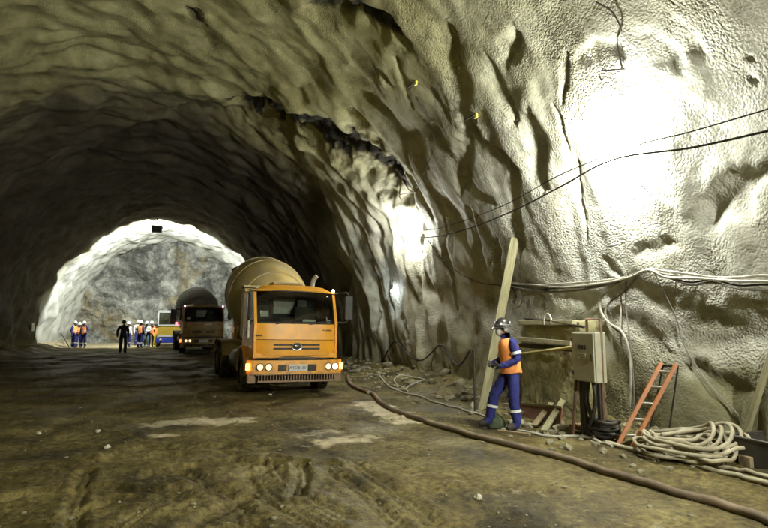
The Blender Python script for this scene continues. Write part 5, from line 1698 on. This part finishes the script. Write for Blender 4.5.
stand(make_person('person', 'rightmost of three workers in orange vests by the left wall', FG, one_arm), 83.0, 347.8, -20)
stand(make_person('person', 'dark silhouetted person walking alone in the middle of the tunnel', FG, walk, BLACKC, BLACKC, None, None, hair=BLACKC), 122.3, 354.0, 170, 1.03)
stand(make_person('person', 'person in white top and blue trousers half hidden behind the dark walker', FG, None, WHITEC, NAVY, None, HELMW), 127.2, 346.8, 30)
stand(make_person('person', 'worker in orange vest and blue trousers, leftmost of the group beside the yellow machine', FG, one_arm), 139.6, 347.4, 150, 1.04)
stand(make_person('person', 'worker in white helmet standing behind the vest group, mostly hidden', FG, None, WHITEC, NAVY, None, HELMW), 136.9, 345.2, 20, 1.06)
stand(make_person('person', 'person in white shirt and pale jeans in the group beside the yellow machine', FG, arms_up, WHITEC, JEAN, None, HELMW), 146.0, 347.2, -30)
stand(make_person('person', 'worker in orange vest and grey trousers, right of the white shirt', FG, None, GREYC, GREYC, mat('salmon_vest', (0.9, 0.32, 0.16), 0.7), HELMW), 150.6, 347.0, 20)
stand(make_person('person', 'worker in yellow trousers beside the white window frame of the machine', FG, one_arm, VEST, YELC, None, None, hair=BLACKC), 155.2, 347.0, 40, 0.94)

# ------------------------------------------------------------------ service vehicle beyond the second mixer
WHT = mat('white_frame', (0.50, 0.52, 0.50), 0.4, var=0.1)
YELM = mat('machine_yellow', (0.46, 0.32, 0.04), 0.45, var=0.15, dirt_amt=0.3)
BLUM = mat('machine_blue', (0.03, 0.05, 0.40), 0.5, var=0.2)
vp = on_z(171.0, 346.8)
ve = thing('service_vehicle', 'yellow and blue service vehicle with white window frame behind the dark mixer', 'vehicle', (vp.x, vp.y, gz(vp.x, vp.y)), R(2))
cabm = bmesh.new()
add_box(cabm, (0, 0.75, 1.0), (1.9, 1.5, 0.9), bev=0.05)
finish('cab', cabm, YELM, ve, smooth=False)
for a, b, s in ((( -0.9, 0, 1.45), (-0.9, 0.06, 2.44), 0.1), ((0.9, 0, 1.45), (0.9, 0.06, 2.44), 0.1), ((-0.9, 0.02, 1.48), (0.9, 0.02, 1.48), 0.1), ((-0.9, 0.05, 2.40), (0.9, 0.05, 2.40), 0.1)):
    tube('window_frame', [a, b], 0.06, WHT, ve, 4)
bm = bmesh.new(); add_quad(bm, (-0.88, 0.03, 1.5), (0.88, 0.03, 1.5), (0.88, 0.06, 2.4), (-0.88, 0.06, 2.4), 0.01)
finish('windscreen', bm, GLASS, ve)
box('roof', (0, 0.75, 2.46), (1.94, 1.5, 0.08), WHT, ve, bev=0.03)
for s in (-1, 1): tube('rear_pillar', [(s * 0.9, 1.42, 1.45), (s * 0.9, 1.42, 2.44)], 0.05, WHT, ve, 4)
box('bumper', (0, -0.05, 0.42), (2.0, 0.25, 0.34), BLUM, ve, bev=0.03)
box('front_stripe', (0, -0.012, 0.72), (1.7, 0.03, 0.10), WHT, ve)
box('flatbed', (0, 3.1, 0.95), (2.0, 3.0, 0.18), YELM, ve, bev=0.02)
for s in (-1, 1):
    lathe('headlight', [(0.09, 0), (0.09, 0.03), (0.05, 0.05), (0.001, 0.055)], (s * 0.7, -0.16, 0.46), (0, -1, 0), LENSOFF, ve, 12)
    for y in (0.9, 3.6):
        wl = lathe('wheel', [(0.26, -0.1), (0.26, 0.1), (0.1, 0.12), (0.001, 0.12)], (s * 0.86, y, 0.42), (s, 0, 0), RIMP, ve, 16)
        lathe('tyre', [(0.26, -0.12), (0.40, -0.12), (0.43, -0.06), (0.43, 0.06), (0.40, 0.12), (0.26, 0.12)], (s * 0.86, y, 0.42), (s, 0, 0), RUBBER, wl, 20, cap=False)

# a rod leaning near the left group and a pale board on the left wall
a = on_z(69.5, 347.5); 
tag(tube('leaning_rod', [a, whit(61, 333)], 0.03, STEEL, None, 6), 'thin rod leaning on the white wall left of the three workers', 'rod')
p = whit(32, 327, 0.04)
tag(box('wall_board', (0, 0, 0), (0.04, 0.7, 0.5), PAPER, None, bev=0.006), 'small pale board fixed low on the dark left wall', 'board').location = p
